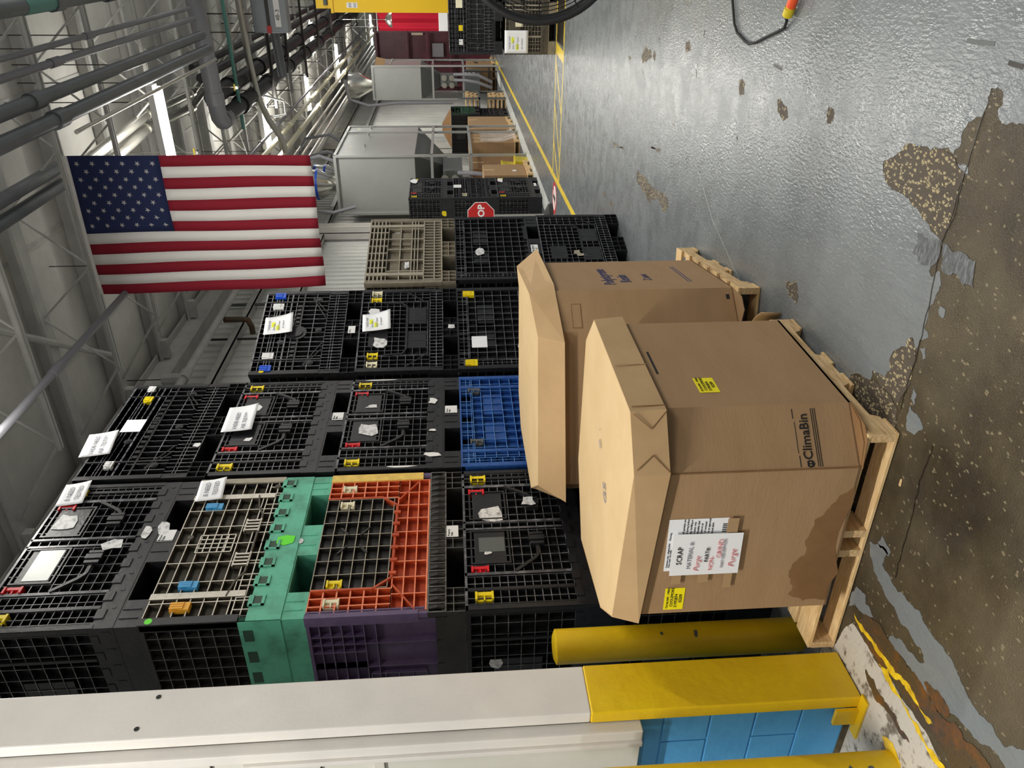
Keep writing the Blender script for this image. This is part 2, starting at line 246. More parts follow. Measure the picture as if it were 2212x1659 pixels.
# ---------------------------------------------------------------- floor
def floor_mat(name, kind):
    m = bpy.data.materials.new(name); m.use_nodes = True; nt = m.node_tree; N = nt.nodes; L = nt.links
    b = N['Principled BSDF']; tc = N.new('ShaderNodeTexCoord')
    def noise(sc_, det=4, st=None, rough=.6):
        n = N.new('ShaderNodeTexNoise'); n.inputs['Scale'].default_value = sc_; n.inputs['Detail'].default_value = det; n.inputs['Roughness'].default_value = rough
        if st:
            mp = N.new('ShaderNodeMapping'); mp.inputs['Scale'].default_value = st; L.new(tc.outputs['Object'], mp.inputs[0]); L.new(mp.outputs[0], n.inputs['Vector'])
        else: L.new(tc.outputs['Object'], n.inputs['Vector'])
        return n
    def ramp(src, cols, pos):
        r = N.new('ShaderNodeValToRGB'); r.color_ramp.elements[0].position = pos[0]; r.color_ramp.elements[0].color = cols[0]
        r.color_ramp.elements[1].position = pos[-1]; r.color_ramp.elements[1].color = cols[-1]
        for c, p in zip(cols[1:-1], pos[1:-1]):
            e = r.color_ramp.elements.new(p); e.color = c
        L.new(src, r.inputs[0]); return r
    def mix(fac, a, c, t='MIX'):
        x = N.new('ShaderNodeMixRGB'); x.blend_type = t
        if isinstance(fac, float): x.inputs[0].default_value = fac
        else: L.new(fac, x.inputs[0])
        for i, q in ((1, a), (2, c)):
            if isinstance(q, tuple): x.inputs[i].default_value = q
            else: L.new(q, x.inputs[i])
        return x.outputs[0]
    if kind == 'coat':
        a = ramp(noise(1.3, 5).outputs[0], (rgb(102, 108, 112), rgb(118, 123, 126), rgb(109, 114, 116)), (.3, .5, .7))
        st = ramp(noise(6, 4, (3, .5, 1)).outputs[0], (rgb(112, 117, 120), rgb(90, 95, 98)), (.5, .78))
        c = mix(.45, a.outputs[0], st.outputs[0])
        sm = ramp(noise(22, 3).outputs[0], ((0, 0, 0, 1), (1, 1, 1, 1)), (.68, .74))
        c = mix(sm.outputs[0], c, rgb(100, 104, 106))
        L.new(c, b.inputs['Base Color'])
        rr = ramp(noise(5, 4).outputs[0], ((.20, .20, .20, 1), (.34, .34, .34, 1)), (.35, .65)); L.new(rr.outputs[0], b.inputs['Roughness'])
        n = noise(70, 2, (1, .45, 1)); bp = N.new('ShaderNodeBump'); bp.inputs['Strength'].default_value = .3; bp.inputs['Distance'].default_value = .01
        L.new(n.outputs[0], bp.inputs['Height']); L.new(bp.outputs[0], b.inputs['Normal'])
    else:
        c1, c2, c3 = (rgb(42, 36, 28), rgb(68, 60, 46), rgb(90, 81, 62)) if kind == 'concrete' else (rgb(62, 54, 46), rgb(76, 67, 57), rgb(88, 78, 66))
        a = ramp(noise(2.2, 8, rough=.7).outputs[0], (c1, c2, c3), (.3, .5, .72)); c = a.outputs[0]
        if kind == 'concrete':
            bl = ramp(noise(1.1, 4).outputs[0], (rgb(34, 29, 23), rgb(92, 82, 62)), (.4, .6)); c = mix(.4, c, bl.outputs[0])
        v = N.new('ShaderNodeTexVoronoi'); v.inputs['Scale'].default_value = 95 if kind == 'agg' else 110
        mp = N.new('ShaderNodeMapping'); mp.inputs['Scale'].default_value = (1, .6, 1); mp.inputs['Rotation'].default_value = (0, 0, .4)
        L.new(tc.outputs['Object'], mp.inputs[0]); L.new(mp.outputs[0], v.inputs['Vector'])
        sp = N.new('ShaderNodeSeparateColor'); L.new(v.outputs['Color'], sp.inputs[0])
        g = N.new('ShaderNodeMath'); g.operation = 'GREATER_THAN'; g.inputs[1].default_value = .62 if kind == 'agg' else .955; L.new(sp.outputs[0], g.inputs[0])
        ve = N.new('ShaderNodeTexVoronoi'); ve.feature = 'DISTANCE_TO_EDGE'; ve.inputs['Scale'].default_value = v.inputs['Scale'].default_value; L.new(mp.outputs[0], ve.inputs['Vector'])
        l = N.new('ShaderNodeMath'); l.operation = 'GREATER_THAN'; l.inputs[1].default_value = .11; L.new(ve.outputs['Distance'], l.inputs[0])
        mm = N.new('ShaderNodeMath'); mm.operation = 'MULTIPLY'; L.new(g.outputs[0], mm.inputs[0]); L.new(l.outputs[0], mm.inputs[1])
        c = mix(mm.outputs[0], c, rgb(158, 146, 112) if kind == 'agg' else rgb(124, 113, 90)); L.new(c, b.inputs['Base Color'])
        rr = ramp(noise(3, 5).outputs[0], ((.2, .2, .2, 1), (.5, .5, .5, 1)) if kind == 'concrete' else ((.5, .5, .5, 1), (.75, .75, .75, 1)), (.35, .65)); L.new(rr.outputs[0], b.inputs['Roughness'])
        n = noise(150, 2); bp = N.new('ShaderNodeBump'); bp.inputs['Strength'].default_value = .6; bp.inputs['Distance'].default_value = .008
        L.new(n.outputs[0], bp.inputs['Height']); L.new(bp.outputs[0], b.inputs['Normal'])
    M[name] = m
floor_mat('coat', 'coat'); floor_mat('concrete', 'concrete'); floor_mat('aggregate', 'agg')
defm('joint', rgb(48, 41, 33), .4, c2=rgb(26, 23, 19), scale=30)
defm('rust', rgb(76, 62, 46), .3, c2=rgb(118, 72, 32), scale=7, contrast=(.5, .72), bump=.4, bscale=70)
defm('oldwhite', rgb(190, 184, 174), .5, c2=rgb(110, 100, 86), scale=11, contrast=(.52, .62), bump=.3, bscale=50)
defm('oldyellow', rgb(240, 205, 40), .4, c2=rgb(190, 150, 30), scale=15, bump=.3)
defm('scuff', rgb(72, 74, 76), .45, c2=rgb(118, 124, 128), scale=26, contrast=(.45, .7), stretch=(1, 4, 1))
mb = MB(); mb.box(-7, 10, -6, 48, -.2, 0); floor = struct(B(mb, 'floor', 'concrete'))
def flat(name, polys, m, z, t=.0012, amp=.18, it=3, seed=3):
    for i, p in enumerate(polys):
        mb = MB(); mb.prism(rag(p, amp, it, seed+i), z, z+t); B(mb, name, m, floor)
outer = EDGE+[(-1.9, 2.62), (-2.3, 2.5), (-2.72, 2.42), (-3.4, 2.35), (-6.8, 2.35), (-6.8, 47), (9.8, 47), (9.8, .6), (1, 1.55)]+EDGE2[::-1][:-1]
flat('paint_coating', [outer], 'coat', 0.0002)
flat('aggregate_patch', [AGG1, AGG2, AGG3], 'aggregate', .0014, .0004, amp=.12)
flat('worn_patch', CHIPS, 'aggregate', .0016, .0004, amp=.15)
flat('paint_remnant', BLUEP+[BAND, BAND3, BAND2], 'coat', .0003, .0012, amp=.16)
flat('rust_stain', BROWN, 'rust', .0018, .0004)
flat('white_paint', [WHITE], 'oldwhite', .0003, .0010, amp=.08)
flat('yellow_paint', YEL, 'oldyellow', .0020, .0006)
flat('tire_scuff', [SCUFF, SCUFF2], 'scuff', .0016, .0003)
def strip(name, pts, wd, m, z, t=.0004):
    for a, b in zip(pts, pts[1:]):
        mb = MB(); mb.bar((a[0], a[1], z), (b[0], b[1], z), wd, t); B(mb, name, m, floor)
def poly_strip(name, pts, wd, m, z):
    mb = MB()
    for a, b in zip(pts, pts[1:]): mb.bar((a[0], a[1], z), (b[0], b[1], z), wd, .0005)
    B(mb, name, m, floor)
r = random.Random(5)
for J in (JOINT1, JOINT2):
    pts = []
    for a, b in zip(J, J[1:]):
        for k in range(6): t = k/6; pts.append((a[0]+(b[0]-a[0])*t+r.uniform(-.004, .004), a[1]+(b[1]-a[1])*t+r.uniform(-.004, .004)))
    poly_strip('joint_crack', pts, .0045, 'joint', .0024)
poly_strip('hairline_crack', JOINT3, .003, 'linewhite', .0024)
strip('yellow_line', [(-3.30, 9.0), (-3.34, 10.42), (-3.82, 30.6)], .10, 'lineyel', .0020)
strip('yellow_line', [(-1.1, 12.12), (-3.37, 12.10)], .075, 'lineyel', .0026)
strip('yellow_line', [(-.3, 12.16), (-1.3, 12.14)], .075, 'lineyel', .0032)
strip('yellow_line', [(-.3, 13.05), (-3.40, 12.88)], .085, 'lineyel', .0026)
strip('yellow_line', [(-1.62, 13.0), (-2.3, 12.14)], .07, 'lineyel', .0032)
strip('yellow_line', [(-2.3, 12.92), (-2.95, 12.14)], .07, 'lineyel', .0032)
strip('yellow_line', [(-2.85, 12.9), (-3.36, 12.14)], .07, 'lineyel', .0032)
strip('yellow_line', [(-1.45, 13.0), (-1.50, 12.14)], .16, 'lineyel', .0038)
mb = MB(); mb.box(-1.36, -.3, 12.2, 12.96, .0016, .0022); B(mb, 'dark_floor_marking', 'joint', floor)
mb = MB(); mb.box(-4.33, -4.0, 9, 40, .0016, .0026); B(mb, 'white_floor_band', 'linewhite', floor)
def disc(mb, x, y, z, r, t, n=28, m=0):
    mb.prism([(x+r*math.cos(2*PI*k/n), y+r*math.sin(2*PI*k/n)) for k in range(n)], z, z+t, m)
fs = empty('floor_sign', (-3.72, 12.55, .0018), 0, 'round red and white prohibition sign printed on the floor near the wall', 'floor sign')
mb = MB(); disc(mb, 0, 0, 0, .27, .0008); B(mb, 'disc', 'stopred', fs)
mb = MB(); disc(mb, 0, 0, .0008, .20, .0006); B(mb, 'inner_disc', 'white', fs)
mb = MB(); mb.bar((-.14, -.14, .0018), (.14, .14, .0018), .05, .0008); B(mb, 'slash', 'stopred', fs)
mb = MB(); mb.bar((0, -.12, .0026), (0, .08, .0026), .08, .0006); disc(mb, 0, .12, .0023, .035, .0006, 12); B(mb, 'walking_figure', 'ink', fs)
# ---------------------------------------------------------------- hall shell
mb = MB(); XW = -5.95
y = 2.4
while y < 46:
    P = [(XW, y), (XW, y+.15), (XW+.03, y+.165), (XW+.03, y+.2), (XW, y+.215)]
    for p, q in zip(P, P[1:]): mb.face([(p[0], p[1], 0), (q[0], q[1], 0), (q[0], q[1], 6.5), (p[0], p[1], 6.5)])
    y += .215
struct(B(mb, 'wall_left', 'wallmetal'))
mb = MB(); mb.box(-6.3, 10, 46.5, 46.8, 0, 6.6); struct(B(mb, 'wall_far', 'wallmetal'))
mb = MB(); mb.box(-6.3, 10, -4.6, 47, 6.5, 6.7); struct(B(mb, 'ceiling', 'deck'))
mb = MB(); mb.box(XW+.02, XW+.28, 2.4, 46.4, 5.98, 6.0); mb.box(XW+.02, XW+.28, 2.4, 46.4, 6.36, 6.38); mb.box(XW+.14, XW+.16, 2.4, 46.4, 6.0, 6.36); struct(B(mb, 'eave_beam', 'joist'))
for z in (4.6, 5.35):
    mb = MB(); mb.box(XW+.03, XW+.18, 2.4, 46.4, z, z+.02); mb.box(XW+.16, XW+.18, 2.4, 46.4, z, z+.12); struct(B(mb, 'wall_girt', 'joist'))
# insulation seams under the deck
for x in (-4.6, -3.1, -1.6, -.1, 1.4):
    mb = MB(); mb.box(x, x+.05, 2, 46, 6.485, 6.5); struct(B(mb, 'ceiling_seam', 'joist'))
# roof joists across the hall
CX0, CX1 = -4.42, 8.0
def joist_meshes():
    out = []
    mb = MB()
    for dy in (-.035, .010): mb.box(CX0, CX1, dy, dy+.025, 5.62, 5.66); 
    mb.box(CX0, CX1, -.045, .045, 5.655, 5.661)
    out.append(('bottom_chord', mb.mesh('bottom_chord', ['joist'])))
    mb = MB(); mb.box(-5.8, CX1, -.09, .09, 6.30, 6.34); mb.box(-5.8, CX1, -.015, .015, 6.34, 6.49)
    out.append(('top_chord', mb.mesh('top_chord', ['joist'])))
    mb = MB(); x = CX0+.05; k = 0
    while x < CX1-.9:
        mb.tube([(x, 0, 5.65), (x+.62, 0, 6.32)], .013, 6); mb.tube([(x+.62, 0, 6.32), (x+1.24, 0, 5.65)], .013, 6); x += 1.24
    mb.tube([(CX0+.05, 0, 5.65), (-5.3, 0, 6.3)], .016, 6)
    out.append(('web', mb.mesh('web', ['joist'])))
    mb = MB(); mb.box(-5.75, -5.45, -.05, .05, 6.2, 6.34); out.append(('joist_seat', mb.mesh('joist_seat', ['joist'])))
    return out
JM = joist_meshes(); y = 2.05; JY = []
while y < 45:
    JY.append(y); y += 1.5 if y < 20 else 2.0
JY = [3.7, 5.15, 6.6, 8.22, 9.6, 11.1, 12.6, 14.1, 15.6, 17.1, 18.6, 20.4, 22.4, 24.6, 27, 29.5, 32, 35, 38, 41, 44]
for y in JY:
    e = struct(empty('roof_joist', (0, y, 0)))
    for n, me in JM: link(n, me, e)
# cross bridging pipe running slanted below the deck
mb = MB(); mb.tube([(-4.9, 9.5, 6.25), (-2.2, 5.4, 6.25)], .04, 8); struct(B(mb, 'roof_brace', 'joist', smooth=True))
for k, (x, y) in enumerate(((-3.9, 11.8), (-3.2, 14.8), (-3.9, 16.3), (-2.9, 17.8))):
    mb = MB(); mb.tube([(x-.4, y, 5.75), (x+.4, y+1.2, 6.3)], .012, 6); struct(B(mb, 'roof_brace', 'joist'))
# ---------------------------------------------------------------- entry: column, block wall, panels
e = struct(empty('steel_column', (0, 0, 0)))
mb = MB(); mb.box(-2.84, -2.78, 2.05, 2.29, 1.17, 5.6); mb.box(-3.0, -2.84, 2.16, 2.175, 1.17, 5.6); B(mb, 'white_column_shaft', 'whitepaint', e, bevel=.006)
mb = MB(); mb.box(-2.842, -2.778, 2.048, 2.292, .006, 1.17); mb.box(-3.0, -2.842, 2.16, 2.175, .006, 1.17); B(mb, 'yellow_column_shaft', 'yelpaint', e, bevel=.006)
mb = MB(); mb.box(-2.99, -2.76, 2.0, 2.05, .003, .012); mb.box(-2.93, -2.842, 2.03, 2.047, .003, .11); B(mb, 'base_plate', 'yelpaint', e)
for z, yy in ((3.02, 2.10), (2.98, 2.25)):
    mb = MB(); mb.tube([(-2.779, yy, z), (-2.7785, yy, z)], .011, 10); B(mb, 'bolt_hole', 'ink', e)
wl = struct(empty('wall_entry', (0, 0, 0)))
zs = [.003, .235, .44, .64, .845, .955]
for i in range(5):
    x = -2.86; off = .18 if i % 2 else .40
    L = off
    while x > -4.6:
        x2 = max(x-L, -4.6); mb = MB(); mb.box(x2+.004, x-.004, 2.075, 2.235, zs[i]+.003, zs[i+1]-.003); B(mb, 'block', 'cmu', wl, bevel=.004); x = x2; L = .40
mb = MB(); mb.box(-4.6, -2.86, 2.083, 2.23, .0, .95); B(mb, 'mortar', 'cmu', wl)
mb = MB(); mb.box(-4.6, -2.91, 2.068, 2.076, .003, .03); B(mb, 'dirt_line', 'grime', wl)
mb = MB(); mb.box(-4.6, -2.94, 2.00, 2.06, .96, 2.06); mb.box(-4.6, -2.935, 1.99, 2.0, 2.03, 2.075); B(mb, 'lower_panel', 'panel', wl, bevel=.003)
for k in range(12):
    z = 2.08+k*.22; mb = MB(); mb.quadbox([(-4.6, 2.02, z), (-2.86, 2.02, z), (-2.86, 2.08, z), (-4.6, 2.08, z), (-4.6, 2.032, z+.215), (-2.86, 2.032, z+.215), (-2.86, 2.08, z+.215), (-4.6, 2.08, z+.215)]); B(mb, 'siding_board', 'panel', wl)
mb = MB(); mb.box(-2.905, -2.850, 2.0, 2.06, .955, 3.6); B(mb, 'corner_trim', 'whitepaint', wl, bevel=.004)
mb = MB(); mb.box(-2.93, -2.905, 1.985, 2.03, .955, 2.6); B(mb, 'corner_trim', 'whitepaint', wl, bevel=.004)
# ---------------------------------------------------------------- bollards
def bollard(x, y, h, label, chips):
    e = empty('bollard', (x, y, 0), 0, label, 'bollard')
    mb = MB(); mb.tube([(0, 0, .002), (0, 0, h), (0, 0, h+.012)], [.085, .085, .06], 32); B(mb, 'post', 'yelpaint', e, smooth=True)
    for (a, z, s) in chips:
        mb = MB(); P = []; rr = random.Random(int(z*100))
        for k in range(9):
            t = 2*PI*k/9; s2 = s*rr.uniform(.6, 1.2); aa = math.radians(a)+math.cos(t)*s2/.0858; P.append((.0858*math.cos(aa), .0858*math.sin(aa), z+math.sin(t)*s2*.6))
        mb.face(P); B(mb, 'paint_chip', 'steeldk', e)
    return e
bollard(-3.03, 2.62, 1.24, 'yellow steel bollard standing behind the left end of the front wooden pallet', [(-20, .55, .02), (-15, .72, .012)])
bollard(-2.865, 1.76, 1.30, 'yellow steel bollard with chipped paint in front of the blue block wall', [(-25, .12, .025), (-60, .16, .03), (-20, .2, .018), (-50, .06, .03), (-35, .33, .015)])
for a, b in [[(-1.06, 10.596), (-1.178, 10.632)], [(-0.502, 5.425), (-0.539, 5.429)], [(-0.717, 5.487), (-0.731, 5.503)], [(-0.756, 5.514), (-0.804, 5.48)], [(-0.977, 7.08), (-1.001, 7.034)], [(-1.394, 8.503), (-1.503, 8.54)], [(-0.264, 2.459), (-0.27, 2.603)], [(-0.306, 2.37), (-0.309, 2.299)], [(-0.533, 8.74), (-0.658, 8.742)], [(-0.556, 4.054), (-0.55, 4.172)]]:
    mb = MB(); mb.bar((a[0], a[1], .0026), (b[0], b[1], .0026), .014, .0003); B(mb, 'skid_mark', 'joint' if math.hypot(a[0]-b[0], a[1]-b[1]) < .13 else 'steeldk', floor)
# ---------------------------------------------------------------- bulk containers
RT, RD = .0045, .036
def lat(mb, x0, x1, z0, z1, nx, nz, d=RD, t=RT, y=0.0, xs=None, zs_=None):
    xs = xs or [x0+(x1-x0)*i/nx for i in range(nx+1)]; zs_ = zs_ or [z0+(z1-z0)*i/nz for i in range(nz+1)]
    for x in xs: mb.box(x-t/2, x+t/2, y, y+d, z0, z1, 0, 1)
    for z in zs_: mb.box(x0, x1, y+.0006, y+d, z-t/2, z+t/2, 0, 1)
def vb(mb, x, w_, z0, z1, y=-.004, d=.04, fm=0): mb.box(x-w_/2, x+w_/2, y, y+d, z0, z1, 0, fm)
def base_mesh(key, W, D, H, mats, dense=False):
    mb = MB(); h = .125
    if not dense:
        for (a, b) in ((0, .19), (W/2-.13, W/2+.13), (W-.19, W)):
            mb.box(a, b, .0, D, 0, h)
            for q in (.33, .66): mb.box(a+(b-a)*q-.004, a+(b-a)*q+.004, -.004, .004, .02, h-.01)
        mb.box(0, W, .02, D-.02, h, h+.035)
        # chamfered mouths of the fork openings
        for (a, b) in ((.19, W/2-.13), (W/2+.13, W-.19)):
            mb.quadbox([(a, 0, h-.012), (b, 0, h-.012), (b, .02, h-.012), (a, .02, h-.012), (a, .0, h+.03), (b, .0, h+.03), (b, .03, h+.03), (a, .03, h+.03)])
            mb.box(a, b, D*.45, D*.55, .0, h)
    else:
        for (a, b) in ((0, .17), (W/2-.12, W/2+.12), (W-.17, W)):
            mb.box(a, b, .03, D, 0, h); lat(mb, a, b, 0, h, 3, 2, .03)
        mb.box(0, W, .02, D-.02, h, h+.035)
    return mb.mesh('base', mats)
def side_mesh(W, H, mats, style='A'):
    # one wall, seen from outside (outside is -y), x to the right, z up from the deck
    mb = MB(); z0 = .125
    if style == 'A':
        mb.box(0, W, .036, .045, z0, H-.005)
        mb.box(0, W, -.002, .036, z0+.0, z0+.125, 0, 0)
        for i in range(9):
            x = .08+i*(W-.16)/8; mb.box(x-.03, x+.03, -.006, 0, z0+.085, z0+.122); mb.box(x+.04, x+.055, -.0045, 0, z0+.02, z0+.06)
        lat(mb, .02, W-.02, z0+.125, H-.012, 13, 8); mb.box(0, .03, -.003, .03, z0+.125, H); mb.box(W-.03, W, -.003, .03, z0+.125, H)
        mb.box(0, W, -.003, .04, H-.028, H-.003); mb.box(W*.36, W*.66, .004, .03, H-.42, H-.16)
        vb(mb, W*.2, .02, z0+.13, H); vb(mb, W*.8, .02, z0+.13, H)
    elif style == 'P':
        mb.box(0, W, .036, .045, z0, H-.005); mb.box(0, .03, -.003, .03, z0, H); mb.box(W-.03, W, -.003, .03, z0, H)
        lat(mb, .03, W-.03, z0, H-.01, 6, 2); lat(mb, .03, W-.03, H-.3, H-.01, 9, 5); mb.box(0, W, -.003, .04, H-.02, H-.003)
        lat(mb, W*.3, W*.6, z0+.1, z0+.4, 3, 4, y=.006)
    else:
        mb.box(0, W, .036, .045, z0, H-.005); lat(mb, .02, W-.02, z0, H-.012, 14, 10)
        mb.box(0, .028, -.003, .03, z0, H); mb.box(W-.028, W, -.003, .03, z0, H); mb.box(0, W, -.003, .04, H-.022, H-.003)
        lat(mb, .02, W-.02, z0, z0+.16, 24, 2, y=-.002)
    return mb.mesh('side_wall', mats)
def band_side(mb, pts, w_, y0, y1):
    for a, b in zip(pts, pts[1:]):
        d = Vector((b[0]-a[0], 0, b[1]-a[1])); n = Vector((-d.z, 0, d.x)).normalized()*w_/2
        P = [Vector((a[0], y0, a[1]))-n, Vector((b[0], y0, b[1]))-n, Vector((b[0], y0, b[1]))+n, Vector((a[0], y0, a[1]))+n]
        mb.quadbox(P+[p+Vector((0, y1-y0, 0)) for p in P])
def latch_mesh(k, w_, h_, style=0):
    mb = MB(); 
    if style == 0:
        mb.box(0, w_, -.012, .03, 0, h_*.12); mb.box(0, w_, -.012, .03, h_*.88, h_); mb.box(w_*.55, w_, -.006, .03, 0, h_); mb.box(0, w_*.55, .008, .03, 0, h_); mb.box(0, w_*.6, -.004, .012, h_*.46, h_*.54)
    else:
        mb.box(0, w_, -.012, .02, 0, h_*.55); mb.box(0, w_, -.004, .02, h_*.55, h_)
        for q in (.2, .5, .8): mb.box(w_*q-.006, w_*q+.006, -.018, -.01, h_*.3, h_)
    return mb.mesh('latch', [k])
LC = {}
def put_latch(par, x, z, k, w_=.055, h_=.10, st=0):
    key = (k, w_, h_, st)
    if key not in LC: LC[key] = latch_mesh(k, w_, h_, st)
    return link('latch', LC[key], par, (x, 0, z))
def frag(par, x, z, w_, h_, m='torn', y=-.005, seed=0, n=9, name='torn_label', t=.001):
    rr = random.Random(seed); mb = MB(); P = []
    for i in range(n):
        a = 2*PI*i/n; q = rr.uniform(.62, 1.08); P.append((x+w_/2*math.copysign(min(1, abs(math.cos(a))*1.25), math.cos(a))*q, y, z+h_/2*math.copysign(min(1, abs(math.sin(a))*1.25), math.sin(a))*q))
    b = len(mb.v); mb.v += P+[(p[0], y+t, p[2]) for p in P]
    mb.f.append(tuple(range(n))); mb.m.append(0); mb.f.append(tuple(range(n, 2*n))[::-1]); mb.m.append(0)
    for i in range(n): mb.f.append((i, (i+1) % n, n+(i+1) % n, n+i)); mb.m.append(0)
    return B(mb, name, m, par)
def card_(par, x, z, w_, h_, m='white', y=-.004, name='block_label', lines=(), tm='ink', ts=.02):
    mb = MB(); mb.box(x, x+w_, y, y+.0015, z, z+h_); o = B(mb, name, m, par)
    for i, s in enumerate(lines): text(s, ts, tm, o, (x+.006, y-.001, z+h_-ts*1.1*(i+1)), name='lettering')
    return o
def front_mesh(style, W, H, mats):
    mb = MB(); z0 = .125; x0, x1 = W*.215, W*.86
    if style == 'A':
        mb.box(0, W, .036, .045, z0, H-.005)
        mb.box(0, W, -.002, .036, z0, z0+.105, 0, 0)
        for i in range(9):
            x = .1+i*(W-.2)/8; mb.box(x-.035, x+.03, -.007, 0, z0+.07, z0+.118, 0, 0); mb.box(x+.035, x+.05, -.004, 0, z0+.03, z0+.05)
        for (a, b, n) in ((.03, W*.2, 4), (W*.875, W-.03, 3)):
            lat(mb, a, b, z0+.11, H-.012, n, 13); vb(mb, (a+b)/2+.01, .022, z0+.11, H)
        mb.box(0, .03, -.004, .03, z0+.1, H); mb.box(W-.03, W, -.004, .03, z0+.1, H)
        lat(mb, x0, x1, z0+.11, H-.012, 11, 11); vb(mb, x0, .02, z0+.11, H, fm=1); vb(mb, x1, .02, z0+.11, H, fm=1)
        for q in (.525, .575): vb(mb, W*q, .016, z0+.12, H, fm=1)
        mb.box(0, W, -.004, .04, H-.016, H-.002, 0, 1)
        for a, b in ((.285, .505), (.60, .81)):       # placard recesses
            mb.box(W*a, W*b, -.001, .03, H-.245, H-.065); mb.box(W*a-.008, W*a+.004, -.006, .03, H-.27, H-.04, 0, 0); mb.box(W*b-.004, W*b+.008, -.006, .03, H-.27, H-.04, 0, 0); mb.box(W*a, W*b, -.006, .03, H-.05, H-.04); mb.box(W*a, W*b, -.006, .03, H-.27, H-.26)
        for q, s in ((.43, 1), (.70, -1)):            # slam latches
            x = W*q; z = H-.43
            mb.box(x-.05, x+.05, -.012, .01, z-.035, z+.035); mb.box(x-.018, x+.018, -.026, 0, z-.045, z+.045); mb.box(x-.05, x-.03, -.022, 0, z-.04, z+.04); mb.box(x+.03, x+.05, -.022, 0, z-.04, z+.04)
        band_side(mb, [(x0+.01, H-.29), (x0+.10, H-.40), (x0+.14, H-.43), (W*.40, H-.43)], .02, -.012, .02)
        band_side(mb, [(x1-.01, H-.27), (x1-.08, H-.38), (x1-.12, H-.43), (W*.74, H-.43)], .02, -.012, .02)
    elif style == 'B':
        mb.box(0, W, .036, .045, z0, H-.005); lat(mb, .03, W-.03, z0, z0+.16, 26, 1, t=.006); lat(mb, .03, W-.03, z0+.08, z0+.1, 1, 1)
        mb.box(0, .035, -.004, .03, z0+.16, H); mb.box(W-.035, W, -.004, .03, z0+.16, H)
        lat(mb, .03, W-.03, z0+.16, H-.012, 17, 5, t=.006); lat(mb, .03, W-.03, H-.28, H-.012, 17, 6, t=.006)
        vb(mb, W*.16, .014, z0+.16, H); vb(mb, W*.86, .014, z0+.16, H); mb.box(0, W, -.003, .04, H-.014, H-.002, 0, 1)
        for i in range(13): x = W*.2+i*W*.05; mb.box(x-.014, x+.014, -.006, .01, H-.33, H-.295)
        mb.box(.03, W-.03, -.003, .03, H-.345, H-.332)
        for (x, z) in ((W*.12, H-.47), (W*.88, H-.47), (W*.5, H-.5), (W*.36, H-.2)): mb.tube([(x, -.004, z), (x, .02, z)], .028, 12); mb.tube([(x, -.008, z), (x, .0, z)], .016, 10)
        for s in (1, -1):
            xm = W/2+s*W*.42; band_side(mb, [(xm, z0+.3), (xm-s*.2, z0+.17)], .008, -.002, .03); band_side(mb, [(xm-s*.02, z0+.3), (xm-s*.28, z0+.17)], .008, -.002, .03)
    elif style == 'B3':    # door with big trapezoid panels below
        mb.box(0, W, .036, .045, z0, H-.005); lat(mb, .03, W-.03, z0, z0+.11, 24, 2, t=.006)
        mb.box(0, .035, -.004, .03, z0+.1, H); mb.box(W-.035, W, -.004, .03, z0+.1, H)
        lat(mb, .03, W*.17, z0+.11, H-.01, 3, 9); lat(mb, W*.84, W-.03, z0+.11, H-.01, 3, 9)
        lat(mb, W*.18, W*.83, H-.4, H-.01, 12, 7); lat(mb, W*.18, W*.83, z0+.13, H-.4, 8, 3)
        for a, b in ((.26, .46), (.55, .75)): mb.box(W*a, W*b, .0, .03, z0+.14, H-.42)
        mb.box(W*.28, W*.48, -.001, .03, H-.25, H-.09)
        band_side(mb, [(W*.18, H-.22), (W*.19, H-.38), (W*.25, H-.41), (W*.76, H-.41), (W*.81, H-.36), (W*.82, H-.2)], .014, -.008, .02)
        band_side(mb, [(W*.05, z0+.3), (W*.18, z0+.14)], .01, -.004, .03); band_side(mb, [(W*.95, z0+.3), (W*.82, z0+.14)], .01, -.004, .03)
        mb.box(0, W, -.003, .04, H-.014, H-.002, 0, 1)
    elif style == 'G':     # plain coarse grid
        mb.box(0, W, .036, .045, z0, H-.005); lat(mb, .03, W-.03, z0, H-.01, 12, 9); vb(mb, .02, .04, z0, H); vb(mb, W-.02, .04, z0, H); lat(mb, .04, .1, z0, H-.01, 2, 18)
        mb.box(W*.25, W*.45, .01, .03, H-.32, H-.18); mb.box(W*.55, W*.78, .01, .03, H-.32, H-.18); mb.box(0, W, -.003, .04, H-.014, H-.002)
        lat(mb, .03, W-.03, H-.1, H-.01, 20, 2)
    elif style == 'C':     # brown long vertical pockets
        mb.box(0, W, .038, .046, .125, H-.005); t = .006
        lat(mb, .0, W, z0-.0, H-.006, 8, 10, t=t); lat(mb, 0, W, z0, z0+.26, 14, 1, t=.006)
        for x in (W*.165, W*.855): mb.box(x-.022, x+.022, -.004, .03, H-.5, H, 0, 1)
        for q, z in ((.38, H-.42), (.62, H-.42)):
            x = W*q
            for i in range(4): mb.box(x-.05+i*.028, x-.038+i*.028, -.012, .02, z-.04, z+.04, 0, 1)
            mb.box(x-.055, x+.06, -.008, .02, z-.046, z-.036, 0, 1); mb.box(x-.055, x+.06, -.008, .02, z+.036, z+.046, 0, 1)
        band_side(mb, [(W*.15, H-.4), (W*.24, H-.42), (W*.3, H-.46), (W*.7, H-.46), (W*.77, H-.42), (W*.86, H-.4)], .009, -.006, .02)
        lat(mb, W*.44, W*.56, H-.34, H-.14, 4, 5, t=.007, y=-.004)
        for (x, z) in ((W*.1, H-.56), (W*.93, H-.5), (W*.55, H-.08)):
            mb.tube([(x, -.006, z), (x, .02, z)], .018, 10)
    elif style == 'E':
        mb.box(0, W, .045, .055, .13, H-.005); t = .011
        for z in (.13, .20, .30): mb.box(0, W, 0, .05, z-t/2, z+t/2, 0, 1)
